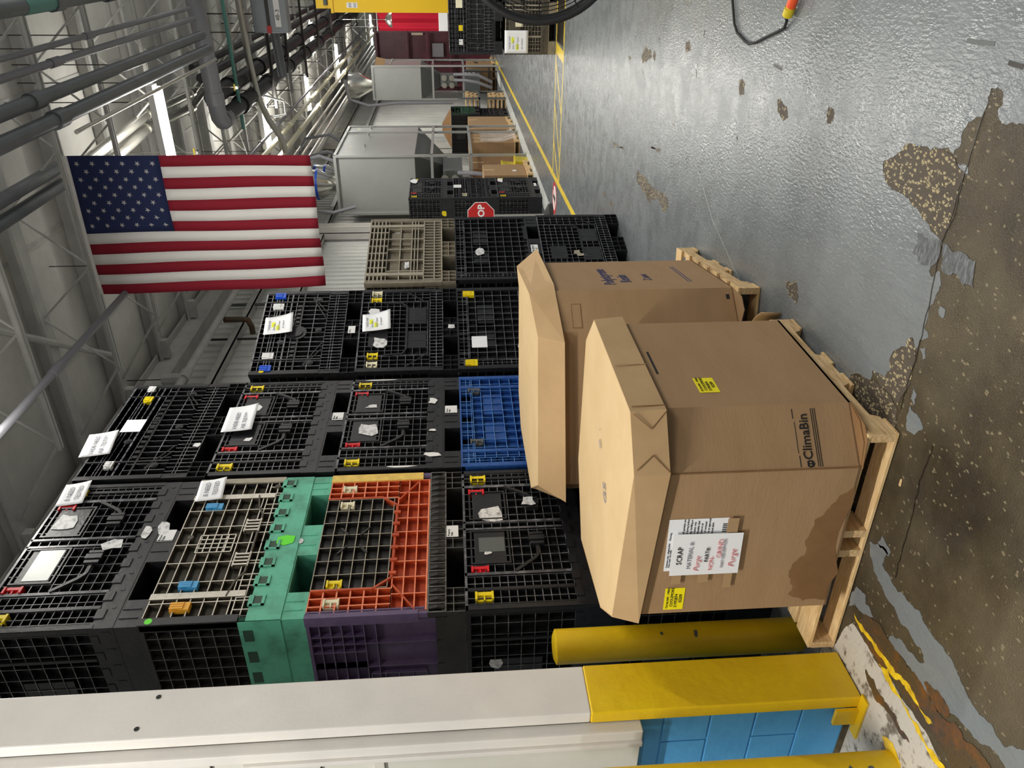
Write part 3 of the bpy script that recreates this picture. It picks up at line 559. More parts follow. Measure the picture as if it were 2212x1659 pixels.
        lat(mb, 0, W, .13, .30, 22, 1, d=.05, t=.009)
        lat(mb, 0, W, H-.19, H-.006, 9, 5, d=.05, t=.012); lat(mb, 0, W, .30, H-.19, 6, 1, d=.05, t=.012)
        for z in (.36, .39, .42, .53): mb.box(0, W, 0.002, .05, z-.005, z+.005, 0, 1)
        for x in (W*.12, W*.88): vb(mb, x, .045, .3, H, fm=1)
        for a, b in ((.2, .38), (.6, .8)): mb.box(W*a, W*b, .028, .05, .43, .52); mb.box(W*a, W*b, .028, .05, .54, .62)
        mb.box(0, W, -.003, .05, H-.014, H-.001, 0, 1)
    return mb.mesh('front_wall', mats)
FM, SM, BM = {}, {}, {}
def bin_(style, loc, rz, label, group, W=1.22, D=1.14, H=.84, m='black', wm='blackwear_glare', base=('black', 'black'), side=None, sstyle='A', latches='A', dense=False, name='bulk_container'):
    t = empty(name, loc, rz, label, 'container', group)
    k = (style, W, H, m, wm)
    if k not in FM: FM[k] = front_mesh(style, W, H, [m, wm])
    link('front_wall', FM[k], t)
    sd = side or (m, wm); k = (sstyle, D, H, sd)
    if k not in SM: SM[k] = side_mesh(D, H, list(sd), sstyle)
    link('side_wall', SM[k], t, (0.0005, D, 0), (0, 0, -PI/2)); link('side_wall', SM[k], t, (W-.0005, 0, 0), (0, 0, PI/2))
    k2 = (sstyle, W, H, sd)
    if k2 not in SM: SM[k2] = side_mesh(W, H, list(sd), sstyle)
    link('back_wall', SM[k2], t, (W, D, 0), (0, 0, PI))
    k = (W, D, H, base, dense)
    if k not in BM: BM[k] = base_mesh('', W, D, H, list(base), dense)
    link('base', BM[k], t)
    if latches == 'A':
        put_latch(t, W*.055, H-.155, 'yel'); put_latch(t, W*.225, H-.14, 'red', .045, .10); put_latch(t, W*.795, H-.14, 'red', .045, .10); put_latch(t, W*.905, H-.155, 'yel')
    return t
G_ = 'stacked folding bulk containers'
HT = .838
def az(deg): return math.radians(90-deg)
def chain(loc, rz, W): return (loc[0]-math.sin(rz-PI/2)*W, loc[1]+math.cos(rz-PI/2)*W)
# stack 1 (nearest)
Wn = 1.22; S1 = (-3.06, 2.915); r1 = az(0)
b = bin_('A', (S1[0], S1[1], .003), r1, 'black container on the floor at the bottom of the stack behind the front bollard', G_, W=Wn)
b = bin_('A', (S1[0], S1[1], .84), r1, 'black container with two red and two yellow latches right below the orange one', G_, W=Wn)
frag(b, Wn*.40+.28, .74-.06, .17, .16, seed=4); frag(b, Wn*.70, .43, .10, .09, 'torn', y=-.03, seed=9)
card_(b, Wn*.5-.04, .03, .12, .075, lines=('Property of', 'Return', 'Pallet'), ts=.017)
o = frag(b, .0, 0, .09, .08, seed=12); o.rotation_euler = (0, 0, -PI/2); o.location = (-.0, .42, .68)
frag(b, Wn*.35, .70, .03, .05, 'torn', seed=3)
mb = MB(); mb.box(Wn*.36, Wn*.46, -.003, .0, 0.60, .75); B(mb, 'placard', 'steeldk', b)
# orange framed one is special: own front
t = empty('bulk_container', (S1[0], S1[1], 1.678), r1, 'orange framed container with black grid door, yellow strip and purple side', 'container', G_)
W, H, D = Wn, .84, 1.14
mb = MB(); mb.box(.02, W-.06, .04, .048, .2, H-.004); x0, x1, z1 = .02, W-.07, H-.004
lat(mb, x0, x1, .21, .40, 9, 3, t=.007); lat(mb, x0, x0+.17, .40, z1, 3, 6, t=.008); lat(mb, x1-.17, x1, .40, z1, 3, 6, t=.008)
band_side(mb, [(x0+.01, .27), (x0+.2, .40)], .009, -.002, .03); band_side(mb, [(x1-.01, .27), (x1-.2, .40)], .009, -.002, .03)
band_side(mb, [(x0+.17, z1), (x0+.17, .5), (x0+.25, .405), (x1-.25, .405), (x1-.17, .5), (x1-.17, z1)], .012, -.006, .03)
for i in range(6): mb.box(x0+.27+i*.105, x0+.29+i*.105, -.012, .0, .38, .42)
mb.box(x0, x1, -.004, .03, .205, .214, 0, 1)
B(mb, 'door_frame', ['orange', 'orangewear'], t)
mb = MB(); lat(mb, x0+.18, x1-.18, .425, z1, 7, 6, t=.005, y=-.001); mb.box(x0+.18, x1-.18, .032, .038, .425, z1); cx, cz = (x0+x1)/2, .64
for sx_ in (1, -1):
    for sz in (1, -1): band_side(mb, [(cx+sx_*.045, cz+sz*.035), (cx+sx_*.11, cz+sz*.085)], .010, -.008, .01)
B(mb, 'door', ['black2', 'olivewear'], t)
mb = MB(); mb.box(W-.07, W, -.008, .035, .25, H); B(mb, 'corner_strip', 'lyellow', t)
mb = MB(); mb.box(-.006, .02, -.004, .06, .25, H); B(mb, 'corner_post', 'purple', t)
k = ('P', D, H); ms = side_mesh(D, H, ['purple', 'purplewear'], 'P')
link('side_wall', ms, t, (0, D, 0), (0, 0, -PI/2)); link('side_wall', ms, t, (W, 0, 0), (0, 0, PI/2)); link('back_wall', side_mesh(W, H, ['black', 'blackwear_glare'], 'A'), t, (W, D, 0), (0, 0, PI))
mb = MB(); lat(mb, 0, W, .105, .20, 20, 1, y=-.004, t=.008); mb.box(0, W, .0, .04, .10, .2)
for i in range(20): x = .03+i*W/20.5; mb.tube([(x, .0, .19), (x, -.01, .15), (x, .0, .11)], .012, 6)
B(mb, 'rib_skirt', ['black2', 'black2wear_glare'], t)
link('base', base_mesh('', W, D, H, ['black2', 'black2wear_glare'], True), t)
for x, z, c in ((x0+.05, H-.17, 'cream'), (x0+.19, H-.17, 'yel'), (x1-.10, H-.17, 'cream'), (x1-.26, H-.17, 'cream')): put_latch(t, x, z, c, .05, .085, 0)
card_(t, W*.5-.03, .03, .1, .07, lines=('Property', 'Pallet'), ts=.017)
# brown one with green base
t = bin_('C', (S1[0], S1[1], 2.516), r1, 'brown grid container with green base and pale blue latches above the orange one', G_, W=Wn, m='brown', wm='brownwear_lit', side=('black2', 'black2wear_glare'), sstyle='G', latches=None, base=('green', 'green'))
put_latch(t, Wn*.205, H-.23, 'latchsky', .05, .10, 1); put_latch(t, Wn*.755, H-.2, 'latchsky', .05, .10, 1); put_latch(t, Wn*.075, H-.23, 'latchorange', .055, .10, 1)
mb = MB()
mb.box(0, Wn, -.006, .03, .12, .30)
for i in range(8):
        x = .1+i*(Wn-.16)/7.3
        mb.box(x, x+.075, -.013, 0, .285, .31); mb.box(x, x+.075, -.013, 0, .225, .24); mb.box(x, x+.01, -.013, 0, .225, .30)
B(mb, 'base_skirt', 'green', t)
mb = MB(); mb.box(0, .058, -.0075, 0, 0, .042); ss = mb.mesh('skirt_slot', ['dgreen'])
for i in range(8): link('skirt_slot', ss, t, (.112+i*(Wn-.16)/7.3, 0, .242))
mb = MB(); mb.box(0, 1.14, -.006, .03, .12, .34); B(mb, 'base_skirt', 'green', t, (0.0, 1.14, 0), (0, 0, -PI/2))
mb = MB(); mb.box(0, .08, -.0085, 0, 0, .05); ss = mb.mesh('skirt_slot', ['dgreen'])
for i in range(6): link('skirt_slot', ss, t, (0, 1.14-.2-i*.16, .27), (0, 0, -PI/2))
mb = MB(); mb.box(-.003, .045, -.01, .045, .34, H); B(mb, 'corner_post', 'black', t); mb = MB(); mb.box(Wn-.045, Wn+.003, -.01, .045, .30, H); B(mb, 'corner_post', 'olivewear', t)
frag(t, Wn*.50, .20, .09, .10, 'lime', y=-.009, seed=5, n=6, name='green_sticker'); frag(t, Wn*.49, .12, .05, .05, 'torn', seed=6)
mb = MB(); mb.tube([(.022, -.011, H-.05), (.022, -.0105, H-.05)], .02, 12); B(mb, 'green_sticker', 'lime', t)
frag(t, 0, 0, .08, .05, 'torn', seed=8).location = (-.012, .5, .6)
t = bin_('A', (S1[0], S1[1], 3.354), r1, 'black container with ribs pale from wear and glare at the very top of the nearest stack', G_, W=Wn)
frag(t, Wn*.70, .70, .17, .13, 'torn', seed=14); frag(t, Wn*.52, .36, .09, .13, 'torn', seed=15); frag(t, Wn*.6, .19, .13, .06, 'torn', seed=16, y=-.009); frag(t, Wn*.63, .1, .12, .08, 'torn', seed=17)
mb = MB(); mb.box(Wn*.30, Wn*.5, -.0035, -.001, .60, .74); B(mb, 'placard', 'steel', t)
card_(t, Wn*.53, .02, .1, .09, lines=('Return', 'Pallet'), ts=.018)
# stack 2
S2 = (-3.06, 4.19)
for q, (st, z, lab, kw) in enumerate((
    ('A', .003, 'black container on the floor below the blue container', {}),
    ('G', .84, 'blue container with brown latches, only one of its colour', dict(m='blue', wm='bluewear_glare', side=('blue', 'bluewear_glare'), base=('black', 'black'), latches=None)),
    ('A', 1.678, 'black container with red latches directly above the blue container', {}),
    ('A', 2.516, 'black container with red latches under the hanging air test sheet', {}),
    ('B', 3.354, 'black grid container at the top of the stack above the blue one', dict(latches=None, dense=True)))):
    t = bin_(st, (S2[0], S2[1], z), r1, lab, G_, W=Wn, **kw)
    if q == 1:
        for x, c in ((.22, 'steeldk'), (.80, 'steeldk')): put_latch(t, Wn*x, H-.16, c, .05, .09)
        for x in (.39, .68):
            mb = MB(); mb.box(Wn*x-.045, Wn*x+.045, -.012, .01, .30, .36); mb.box(Wn*x-.015, Wn*x+.015, -.022, .01, .29, .37); B(mb, 'slam_latch', 'steeldk', t)
        for x in (.15, .86):
            mb = MB(); vb(mb, Wn*x, .03, .14, H, fm=0); B(mb, 'door_post', 'blue', t)
    if q == 2:
        frag(t, Wn*.40, .66, .17, .15, 'torn', seed=21); frag(t, Wn*.66, .66, .05, .09, 'torn', seed=22); frag(t, Wn*.12, .19, .05, .13, 'white', y=-.009, seed=23); frag(t, Wn*.70, .2, .09, .07, 'white', y=-.009, seed=24); frag(t, Wn*.37, .2, .03, .06, 'white', y=-.009, seed=26)
        frag(t, Wn*.02, .4, .02, .2, 'white', y=-.006, seed=25); frag(t, Wn*.985, .62, .02, .25, 'white', y=-.006, seed=29)
        card_(t, Wn*.56, .02, .10, .09, lines=('Return', 'Pallet'), ts=.018)
    if q == 3:
        frag(t, Wn*.68, .70, .15, .13, 'white', seed=31); frag(t, Wn*.34, .65, .05, .06, 'white', seed=32)
        card_(t, Wn*.52, .02, .10, .08, lines=('Return', 'Pallet'), ts=.018)
    if q == 4:
        put_latch(t, Wn*.79, H-.19, 'yel', .07, .06, 1); put_latch(t, Wn*.92, H-.16, 'white', .07, .05, 1); put_latch(t, Wn*.10, H-.2, 'white', .07, .05, 1)
        card_(t, Wn*.46, H-.24, .16, .14, 'paper', name='pale_placard'); frag(t, Wn*.3, .15, .05, .05, 'torn', seed=35)
# stack 3
r3 = az(15.5); S3 = (-3.03, 5.49); W3 = 1.05
for q, (st, z, lab, kw) in enumerate((
    ('A', .003, 'black container on the floor, bottom of the stack with the hung leak sheets', dict(latches=None)),
    ('G', .84, 'black coarse grid container with two yellow latches beside the blue container', dict(latches=None)),
    ('B3', 1.678, 'black container with cream and yellow latches above the coarse grid one', dict(latches=None, dense=True)),
    ('B', 2.516, 'black container with blue and grey latches under the flag', dict(latches=None, dense=True)))):
    t = bin_(st, (S3[0], S3[1], z), r3, lab, G_, W=W3, **kw)
    if q == 1:
        put_latch(t, W3*.03, H-.16, 'yel', .07, .10, 1); put_latch(t, W3*.89, H-.16, 'yel', .06, .10, 1)
        card_(t, W3*.24, H-.25, .14, .13, 'paper', name='pale_placard', lines=('', '', ''), ts=.015); frag(t, W3*.25, .32, .06, .03, 'white', seed=41)
    if q == 2:
        for x, c in ((.05, 'cream'), (.15, 'yel'), (.83, 'yel'), (.92, 'cream')): put_latch(t, W3*x, H-.18, c, .055, .09)
        frag(t, W3*.33, .65, .14, .14, 'torn', seed=43); frag(t, W3*.7, .71, .12, .12, 'white', seed=44); frag(t, W3*.5, .05, .07, .08, 'torn', seed=45)
    if q == 3:
        for x, c in ((.03, 'latchblue'), (.17, 'white'), (.77, 'white'), (.91, 'latchblue')): put_latch(t, W3*x, H-.17, c, .065, .09, 1)
        mb = MB(); mb.tube([(W3*.47, -.006, .52), (W3*.47, .02, .52)], .085, 20); mb.tube([(W3*.47, -.014, .52), (W3*.47, .0, .52)], .055, 20); B(mb, 'round_boss', 'black', t)
        card_(t, W3*.45, .03, .09, .06, lines=('DAS',), ts=.02); frag(t, .03, .74, .03, .05, 'yel', y=-.006, seed=47, name='yellow_sticker')
# stack 4
r4 = az(13); W4 = 1.10
S4f = (-2.47, 7.69); S4 = (S4f[0]-math.sin(math.radians(13))*W4, S4f[1]-math.cos(math.radians(13))*W4)
t = bin_('B3', (S4[0]+.01, S4[1], .003), r4, 'black container on the floor behind the second cardboard box', G_, W=W4, latches=None, dense=True)
frag(t, W4*.37, .50, .08, .07, 'olivewear', seed=51); frag(t, W4*.33, .46, .04, .10, 'olivewear', seed=52)
t = bin_('G', (S4[0], S4[1], .84), r4, 'black coarse ribbed container directly below the grey brown one', G_, W=W4, latches=None)
frag(t, W4*.42, .60, .13, .10, 'torn', seed=54); card_(t, W4*.40, .03, .13, .07, lines=('PROPERTY OF', 'DAS'), ts=.028)
t = bin_('E', (S4[0]-.01, S4[1], 1.678), r4, 'grey brown container with deep horizontal pockets on top of its stack', G_, W=W4, m='olive', wm='olivewear', side=('olive', 'olivewear'), sstyle='B', base=('olive', 'olivewear'), latches=None, dense=True)
frag(t, W4*.25, .46, .12, .05, 'torn', seed=57); frag(t, W4*.8, .57, .05, .07, 'torn', y=.03, seed=58)
# stack 5
r5 = az(4); S5 = (-4.20, 14.25)
for z, st, lab, sy in ((.003, 'A', 'black container at the bottom of the three behind the stop sign', 1), (.84, 'B', 'black ribbed container in the middle of the three behind the stop sign', 0), (1.678, 'A', 'black container on top of the three behind the stop sign', 1)):
    t = bin_(st, (S5[0], S5[1], z), r5, lab, G_, W=1.1, latches='A' if sy else None)
    if not sy:
        for x in (.1, .17): put_latch(t, 1.1*x, H-.26, 'cream', .04, .09)
        card_(t, .55, H-.16, .16, .15, 'paper', name='taped_sheet')
    elif z > 1:
        frag(t, -.0, 0, .12, .1, 'yel', y=-.002, seed=61, name='yellow_marking').location = (-.008, .3, .18); t.children[-1].rotation_euler = (0, 0, -PI/2)
        frag(t, .9, .76, .26, .16, 'paper', y=-.02, seed=62, name='curled_sheet')
    else:
        frag(t, .9, .74, .26, .12, 'paper', y=-.02, seed=63, name='curled_sheet'); card_(t, .6, .05, .16, .05)
# right stack facing the camera
RB = (-1.57, 13.07)
t = bin_('A', (RB[0], RB[1], .003), 0, 'brown grey container with a white sheet at the lower left, right of the walkway end', G_, m='brown', wm='olivewear', base=('olive', 'olive'), side=('brown', 'olivewear'), latches=None, H=.80)
card_(t, .40, .52, .16, .12, 'cream', name='placard')
t = bin_('B', (RB[0], RB[1], .84), 0, 'black container on the brown grey one beside the yellow column', G_, W=1.22, latches=None)
put_latch(t, .14, .62, 'white', .08, .06, 1); put_latch(t, .34, .62, 'yel', .08, .06, 1)
card_(t, .66, .62, .28, .10, 'cream', name='placard')
# ---------------------------------------------------------------- taped sheets
def sheet(loc, rz, tilt, w_, h_, label, lines, curl=.02, name='paper_sheet', m='paper', grp=None):
    t = empty(name, loc, 0, label, 'sheet', grp); t.rotation_euler = (0, 0, rz)
    mb = MB(); n = 8; c, s = math.cos(tilt), math.sin(tilt)
    def pt(u, v, y): return (c*u-s*v, y, s*u+c*v)
    def yy(u, v): return -curl*((1-v/h_)**2)*(.4+.6*(u/w_))-.002
    idx = {}
    for i in range(n+1):
        for j in range(n+1):
            u, v = w_*i/n, h_*j/n; idx[i, j] = len(mb.v); mb.v.append(pt(u, v, yy(u, v)))
    for i in range(n):
        for j in range(n): mb.f.append((idx[i, j], idx[i+1, j], idx[i+1, j+1], idx[i, j+1])); mb.m.append(0)
    o = B(mb, 'page', m, t, smooth=True)
    md = o.modifiers.new('s', 'SOLIDIFY'); md.thickness = .0006
    for (s_, size, u, v, col, *ex) in lines:
        kw = ex[0] if ex else {}
        if s_.startswith('#'):
            mb = MB(); a, b_ = kw['wh']; P = [pt(u, v, yy(u, v)-.001), pt(u+a, v, yy(u+a, v)-.001), pt(u+a, v+b_, yy(u+a, v+b_)-.001), pt(u, v+b_, yy(u, v+b_)-.001)]
            mb.face(P); B(mb, 'highlight' if 'hi' in col else 'bar', col, t); continue
        sl = math.atan2(yy(u, v+.05)-yy(u, v), .05)
        text(s_, size, col, t, pt(u, v, yy(u+.05, v)-.0025), (PI/2-sl*0, -tilt, 0), **kw)
    return t
va = [('VADB NEED', .042, .02, .115, 'inkgrey'), ('AIR TESTED', .042, .02, .055, 'inkgrey')]
OX = -3.06+.012
def onface(y, z): return (OX, y, z)
sheet(onface(4.46, 4.05), r1, .12, .28, .20, 'white air test sheet on the top container above the blue stack', va, name='paper_sheet', grp='air test sheets')
sheet(onface(3.93, 4.02), r1, .10, .22, .16, 'white air test sheet at the upper right of the nearest top container', [('B NEED', .042, .04, .09, 'inkgrey'), ('TESTED', .042, .04, .035, 'inkgrey')], grp='air test sheets')
sheet((OX+.02, 4.67, 3.15), r1, .04, .33, .215, 'largest white air test sheet, curling off the black container with red latches', va, curl=.03, grp='air test sheets')
sheet((OX+.01, 3.91, 3.17), r1, .08, .21, .165, 'white air test sheet on the brown grid container', [('B NEED', .042, .04, .095, 'inkgrey'), ('TESTED', .042, .04, .04, 'inkgrey')], grp='air test sheets')
hold = [('VADB WIP', .026, .05, .19, 'inkgrey'), ('#', 0, .085, .15, 'hiyellow', dict(wh=(.06, .03))), ('that has', .026, .04, .15, 'inkgrey'), ('#', 0, .04, .11, 'hiyellow', dict(wh=(.06, .03))), ('NOT been', .026, .04, .11, 'inkgrey'), ('air tested', .026, .05, .075, 'inkgrey')]
d3 = (math.sin(math.radians(15.5)), math.cos(math.radians(15.5)))
for (s_, z, lab) in ((.45, 3.24-.18, 'white sheet with yellow highlights on the container with blue latches'), (.46, 2.30-.06, 'white sheet with yellow highlights on the container with cream latches')):
    sheet((S3[0]+d3[0]*s_+.03, S3[1]+d3[1]*s_, z), r3, .05, .22, .24, lab, hold, curl=.05, grp='work in progress sheets')
sheet((RB[0]+.02, RB[1]-.012, .44), 0, 0, .33, .37, 'square white sheet with yellow highlights on the brown grey container', [('VADB WIP', .04, .06, .28, 'inkgrey'), ('#', 0, .15, .22, 'hiyellow', dict(wh=(.08, .045))), ('that has', .04, .06, .225, 'inkgrey'), ('#', 0, .05, .15, 'hiyellow', dict(wh=(.08, .045))), ('NOT been', .04, .06, .155, 'inkgrey'), ('air tested', .04, .06, .09, 'inkgrey')], curl=.01, grp='work in progress sheets')
# ---------------------------------------------------------------- pallets and cardboard boxes
def pallet(loc, rz, L, Dp, label, grp=None, dx=(0, .5, 1), detail=True):
    # local: x to the left edge 0..L along the front, y back; stringers run along y
    t = empty('wooden_pallet', loc, rz, label, 'pallet', grp); rr = random.Random(int(L*1000))
    xs = [.0, L*.47, L*.56, L-.038] if detail else [0, L/2-.02, L-.038]
    for i, x in enumerate(xs):
        mb = MB(); P = [(0, .016), (Dp*.12, .016), (Dp*.14, .05), (Dp*.36, .05), (Dp*.38, .016), (Dp*.62, .016), (Dp*.64, .05), (Dp*.86, .05), (Dp*.88, .016), (Dp, .016), (Dp, .108), (0, .108)]
        b = len(mb.v); n = len(P); mb.v += [(x, p[0], p[1]) for p in P]+[(x+.036, p[0], p[1]) for p in P]
        mb.f.append(tuple(range(n))); mb.f.append(tuple(range(n, 2*n))[::-1]); mb.m += [0, 0]
        for k in range(n): mb.f.append((k, n+k, n+(k+1) % n, (k+1) % n)); mb.m.append(0)
        B(mb, 'stringer', 'wood2', t)
    n = 7
    for i in range(n):
        w_ = .13 if i in (0, n-1) else .085; y = i*(Dp-.13)/(n-1)
        mb = MB(); mb.box(rr.uniform(-.004, .004), L+rr.uniform(-.004, .004), y, y+w_, .109, .126); B(mb, 'deck_board', 'wood', t, bevel=.002)
    for y in (0, Dp*.36, Dp*.55, Dp-.11):
        mb = MB(); mb.box(rr.uniform(-.006, .006), L, y, y+.11, .001, .0155); B(mb, 'bottom_board', 'wood', t, bevel=.002)
    return t
pallet((-2.785, 2.325, .003), math.radians(.3), 1.165, 1.04, 'light wooden pallet under the nearest cardboard box')
pallet((-2.84, 3.62, .003), math.radians(9.8), 1.21, 1.24, 'light wooden pallet under the second cardboard box further back')
def ring_wall(mb, lo, hi, th=.006):
    n = len(lo)
    for k in range(n):
        a, b, c, d = lo[k], lo[(k+1) % n], hi[(k+1) % n], hi[k]
        nx, ny = (b[1]-a[1]), -(b[0]-a[0]); L = math.hypot(nx, ny); nx, ny = -nx/L*th, -ny/L*th
        P = [Vector(a), Vector(b), Vector(b)+Vector((nx, ny, 0)), Vector(a)+Vector((nx, ny, 0)), Vector(d), Vector(c), Vector(c)+Vector((nx, ny, 0)), Vector(d)+Vector((nx, ny, 0))]
        mb.quadbox(P)
def ccw(P):
    return P if sum(a[0]*b[1]-b[0]*a[1] for a, b in zip(P, P[1:]+P[:1])) > 0 else P[::-1]
def facetext(par, A, Bp, u, z, s_, size, m, **kw):
    # writing on the wall that runs from A to B (seen from outside A is left), u metres from A
    d = Vector((Bp[0]-A[0], Bp[1]-A[1], 0)); d.normalize(); ang = math.atan2(d.y, d.x); n = Vector((d.y, -d.x, 0))
    p = Vector((A[0], A[1], 0))+d*u+n*kw.pop('off', .0015); return text(s_, size, m, par, (p.x, p.y, z), (PI/2, kw.pop('tilt', 0), ang), **kw)
def facepatch(par, A, Bp, u, z, w_, h_, m, name, off=.001, th=.0008, skew=0, tilt=0):
    d = Vector((Bp[0]-A[0], Bp[1]-A[1], 0)); d.normalize(); n = Vector((d.y, -d.x, 0))
    p = Vector((A[0], A[1], 0))+d*u+n*off; o = Vector((0, 0, 1)); mb = MB()
    c, s = math.cos(tilt), math.sin(tilt)
    ex = d*c+o*s; ez = o*c-d*s; p.z = z
    P = [p, p+ex*w_, p+ex*w_+ez*h_, p+ez*h_]
    mb.quadbox([P[0], P[1], P[1]-n*th, P[0]-n*th, P[3], P[2], P[2]-n*th, P[3]-n*th]) ; return B(mb, name, m, par)
def gaylord(name, body, lid, zb, zt, lz0, lz1, label, lidtop=None, lidlow=None):
    t = empty(name, (0, 0, 0), 0, label, 'box')
    mb = MB(); ring_wall(mb, [(x, y, zb) for x, y in body], [(x, y, zt) for x, y in body]); mb.prism(body, zb, zb+.01); B(mb, 'body', 'card', t)
    lt = lidtop or [(x, y, lz1) for x, y in lid]; ll = lidlow or [(x, y, lz0) for x, y in lid]
    mb = MB(); ring_wall(mb, ll, lt); n = len(lt); b = len(mb.v)
    cx = sum(p[0] for p in lt)/n; cy = sum(p[1] for p in lt)/n; cz = sum(p[2] for p in lt)/n
    mb.v += [tuple(p) for p in lt]+[((p[0]+cx)/2, (p[1]+cy)/2, (p[2]+cz)/2-.006) for p in lt]+[(cx, cy, cz-.010)]
    for k in range(n):
        mb.f.append((b+k, b+(k+1) % n, b+n+(k+1) % n, b+n+k)); mb.m.append(1); mb.f.append((b+n+k, b+n+(k+1) % n, b+2*n)); mb.m.append(1)
    B(mb, 'lid', ['lidside', 'cardlid'], t); return t
body1 = ccw([(-2.47, 2.285), (-1.76, 2.315), (-1.578, 2.50), (-1.578, 3.26), (-1.77, 3.43), (-2.5, 3.43), (-2.76, 3.18), (-2.73, 2.58)])
lid1 = ccw([(-2.615, 2.35), (-1.742, 2.288), (-1.545, 2.44), (-1.55, 3.285), (-1.75, 3.46), (-2.5, 3.46), (-2.88, 3.22), (-2.80, 2.62)])
g1 = gaylord('cardboard_box', body1, lid1, .13, 1.0, .885, 1.03, 'nearest brown octagonal cardboard box with scrap note and pale lid',
             lidlow=[(-2.50, 2.262, .950) if (x, y) == (-2.615, 2.35) else (x, y, .893) for x, y in lid1], lidtop=[(-2.50, 2.305, 1.056) if (x, y) == (-2.615, 2.35) else (-2.70, 2.55, 1.05) if (x, y) == (-2.80, 2.62) else (x*.985-.015*2.15, y*.985+.015*2.9, 1.03) for x, y in lid1])
A_, B_ = (-2.47, 2.285), (-1.76, 2.315); C_ = (-1.578, 2.50); D_ = (-1.578, 3.26)
mb = MB(); mb.tube([(B_[0], B_[1]-.0005, .135), (B_[0], B_[1]-.0005, .9)], .0035, 6); B(mb, 'glued_seam', 'cardwet', g1)
# water stain, ragged outline
d_ = Vector((B_[0]-A_[0], B_[1]-A_[1], 0)).normalized()
st = rag([(.03, .135), (.62, .135), (.58, .19), (.52, .22), (.46, .27), (.36, .29), (.28, .28), (.20, .33), (.12, .30), (.07, .31), (.03, .24)], .14, 3, 5)
mb = MB(); mb.face([(A_[0]+d_.x*u, A_[1]+d_.y*u-.0012, z) for u, z in st]); B(mb, 'water_stain', 'cardwet', g1)
# bottom flap at the cut corner
mb = MB(); mb.quadbox([(-1.76, 2.315, .130), (-1.578, 2.50, .130), (-1.578, 2.50, .133), (-1.76, 2.315, .133), (-1.66, 2.335, .131), (-1.60, 2.40, .131), (-1.60, 2.40, .136), (-1.66, 2.335, .136)]); B(mb, 'bottom_flap', 'cardwet', g1)
mb = MB(); mb.prism([(-1.762, 2.305), (-1.64, 2.325), (-1.60, 2.37), (-1.575, 2.50)], .1275, .1305); B(mb, 'corner_flap', 'cardwet', g1)
# folded lid corner tabs and tape
L1, L2, L3, L4 = (-2.615, 2.35), (-1.742, 2.288), (-1.545, 2.44), (-1.55, 3.285)
def lidtri(A, Bq, tri, m='cardlid', name='folded_tab', off=.004):
    d = Vector((Bq[0]-A[0], Bq[1]-A[1], 0)).normalized(); n = Vector((d.y, -d.x, 0)); mb = MB()
    P = []
    for u, z in tri: P.append(Vector((A[0], A[1], 0))+d*u+n*(off-.09*(z-.885)*.35)+Vector((0, 0, z)))
    b = len(mb.v); k = len(P); mb.v += [tuple(p) for p in P]+[tuple(p-n*.003) for p in P]
    mb.f.append(tuple(range(k))); mb.f.append(tuple(range(k, 2*k))[::-1]); mb.m += [0, 0]
    for i in range(k): mb.f.append((i, (i+1) % k, k+(i+1) % k, k+i)); mb.m.append(0)
    B(mb, name, m, g1)
def crease(A, Bq, a, b):
    du, dz = b[0]-a[0], b[1]-a[1]; L = math.hypot(du, dz); pu, pz = -dz/L*.0013, du/L*.0013
    lidtri(A, Bq, [(a[0]-pu, a[1]-pz), (b[0]-pu, b[1]-pz), (b[0]+pu, b[1]+pz), (a[0]+pu, a[1]+pz)], m='cardwet', name='crease', off=.0025)
for a, b in (((.004, .89), (.075, .955)), ((.075, .955), (.02, 1.02)), ((.245, .89), (.175, .955)), ((.175, .955), (.235, 1.02))): crease(L2, L3, a, b)
crease(L3, L4, (.03, .89), (.033, 1.02))
lidtri(L3, L4, [(.36, .887), (.364, 1.02), (.367, 1.02), (.363, .887)], off=.003, m='card', name='crease')
text('GS', .085, 'inkgrey', g1, (-2.20, 2.68, 1.0335), (0, 0, .75), name='handwriting', shear=.3)
text('= .', .09, 'inkgrey', g1, (-2.02, 2.88, 1.0335), (0, 0, .9), name='handwriting')
# slot in the right wall
facepatch(g1, C_, D_, .27, .838, .20, .010, 'ink', 'hand_slot')
# printed mark on the cut corner
facetext(g1, B_, C_, .035, .318, 'ClimaBin', .052, 'ink', bold=.0007, sx=.98)
for z, a, b in ((.298, 0, .2), (.290, 0, .2), (.282, 0, .2)): facepatch(g1, B_, C_, .008, z, .232, .003, 'ink', 'printed_line')
facepatch(g1, B_, C_, .008, .368, .045, .003, 'ink', 'printed_line'); facepatch(g1, B_, C_, .062, .371, .125, .002, 'ink', 'printed_line'); facepatch(g1, B_, C_, .20, .374, .04, .003, 'ink', 'printed_line')
d_ = Vector((C_[0]-B_[0], C_[1]-B_[1], 0)).normalized(); n_ = Vector((d_.y, -d_.x, 0))
mb = MB(); P = [(0, 0), (.012, .006), (.015, .02), (.010, .031), (-.010, .031), (-.015, .02), (-.012, .006)]
mb.face([tuple(Vector((B_[0], B_[1], .312))+d_*(.02+u)+n_*.001+Vector((0, 0, z))) for u, z in P]); B(mb, 'leaf_logo', 'ink', g1)
for u in (-.005, .005):
    mb = MB(); mb.face([tuple(Vector((B_[0], B_[1], .312))+d_*(.02+u+.003*math.cos(a))+n_*.0016+Vector((0, 0, .018+.005*math.sin(a)))) for a in (0, 1, 2, 3, 4, 5)]); B(mb, 'logo_hole', 'card', g1)
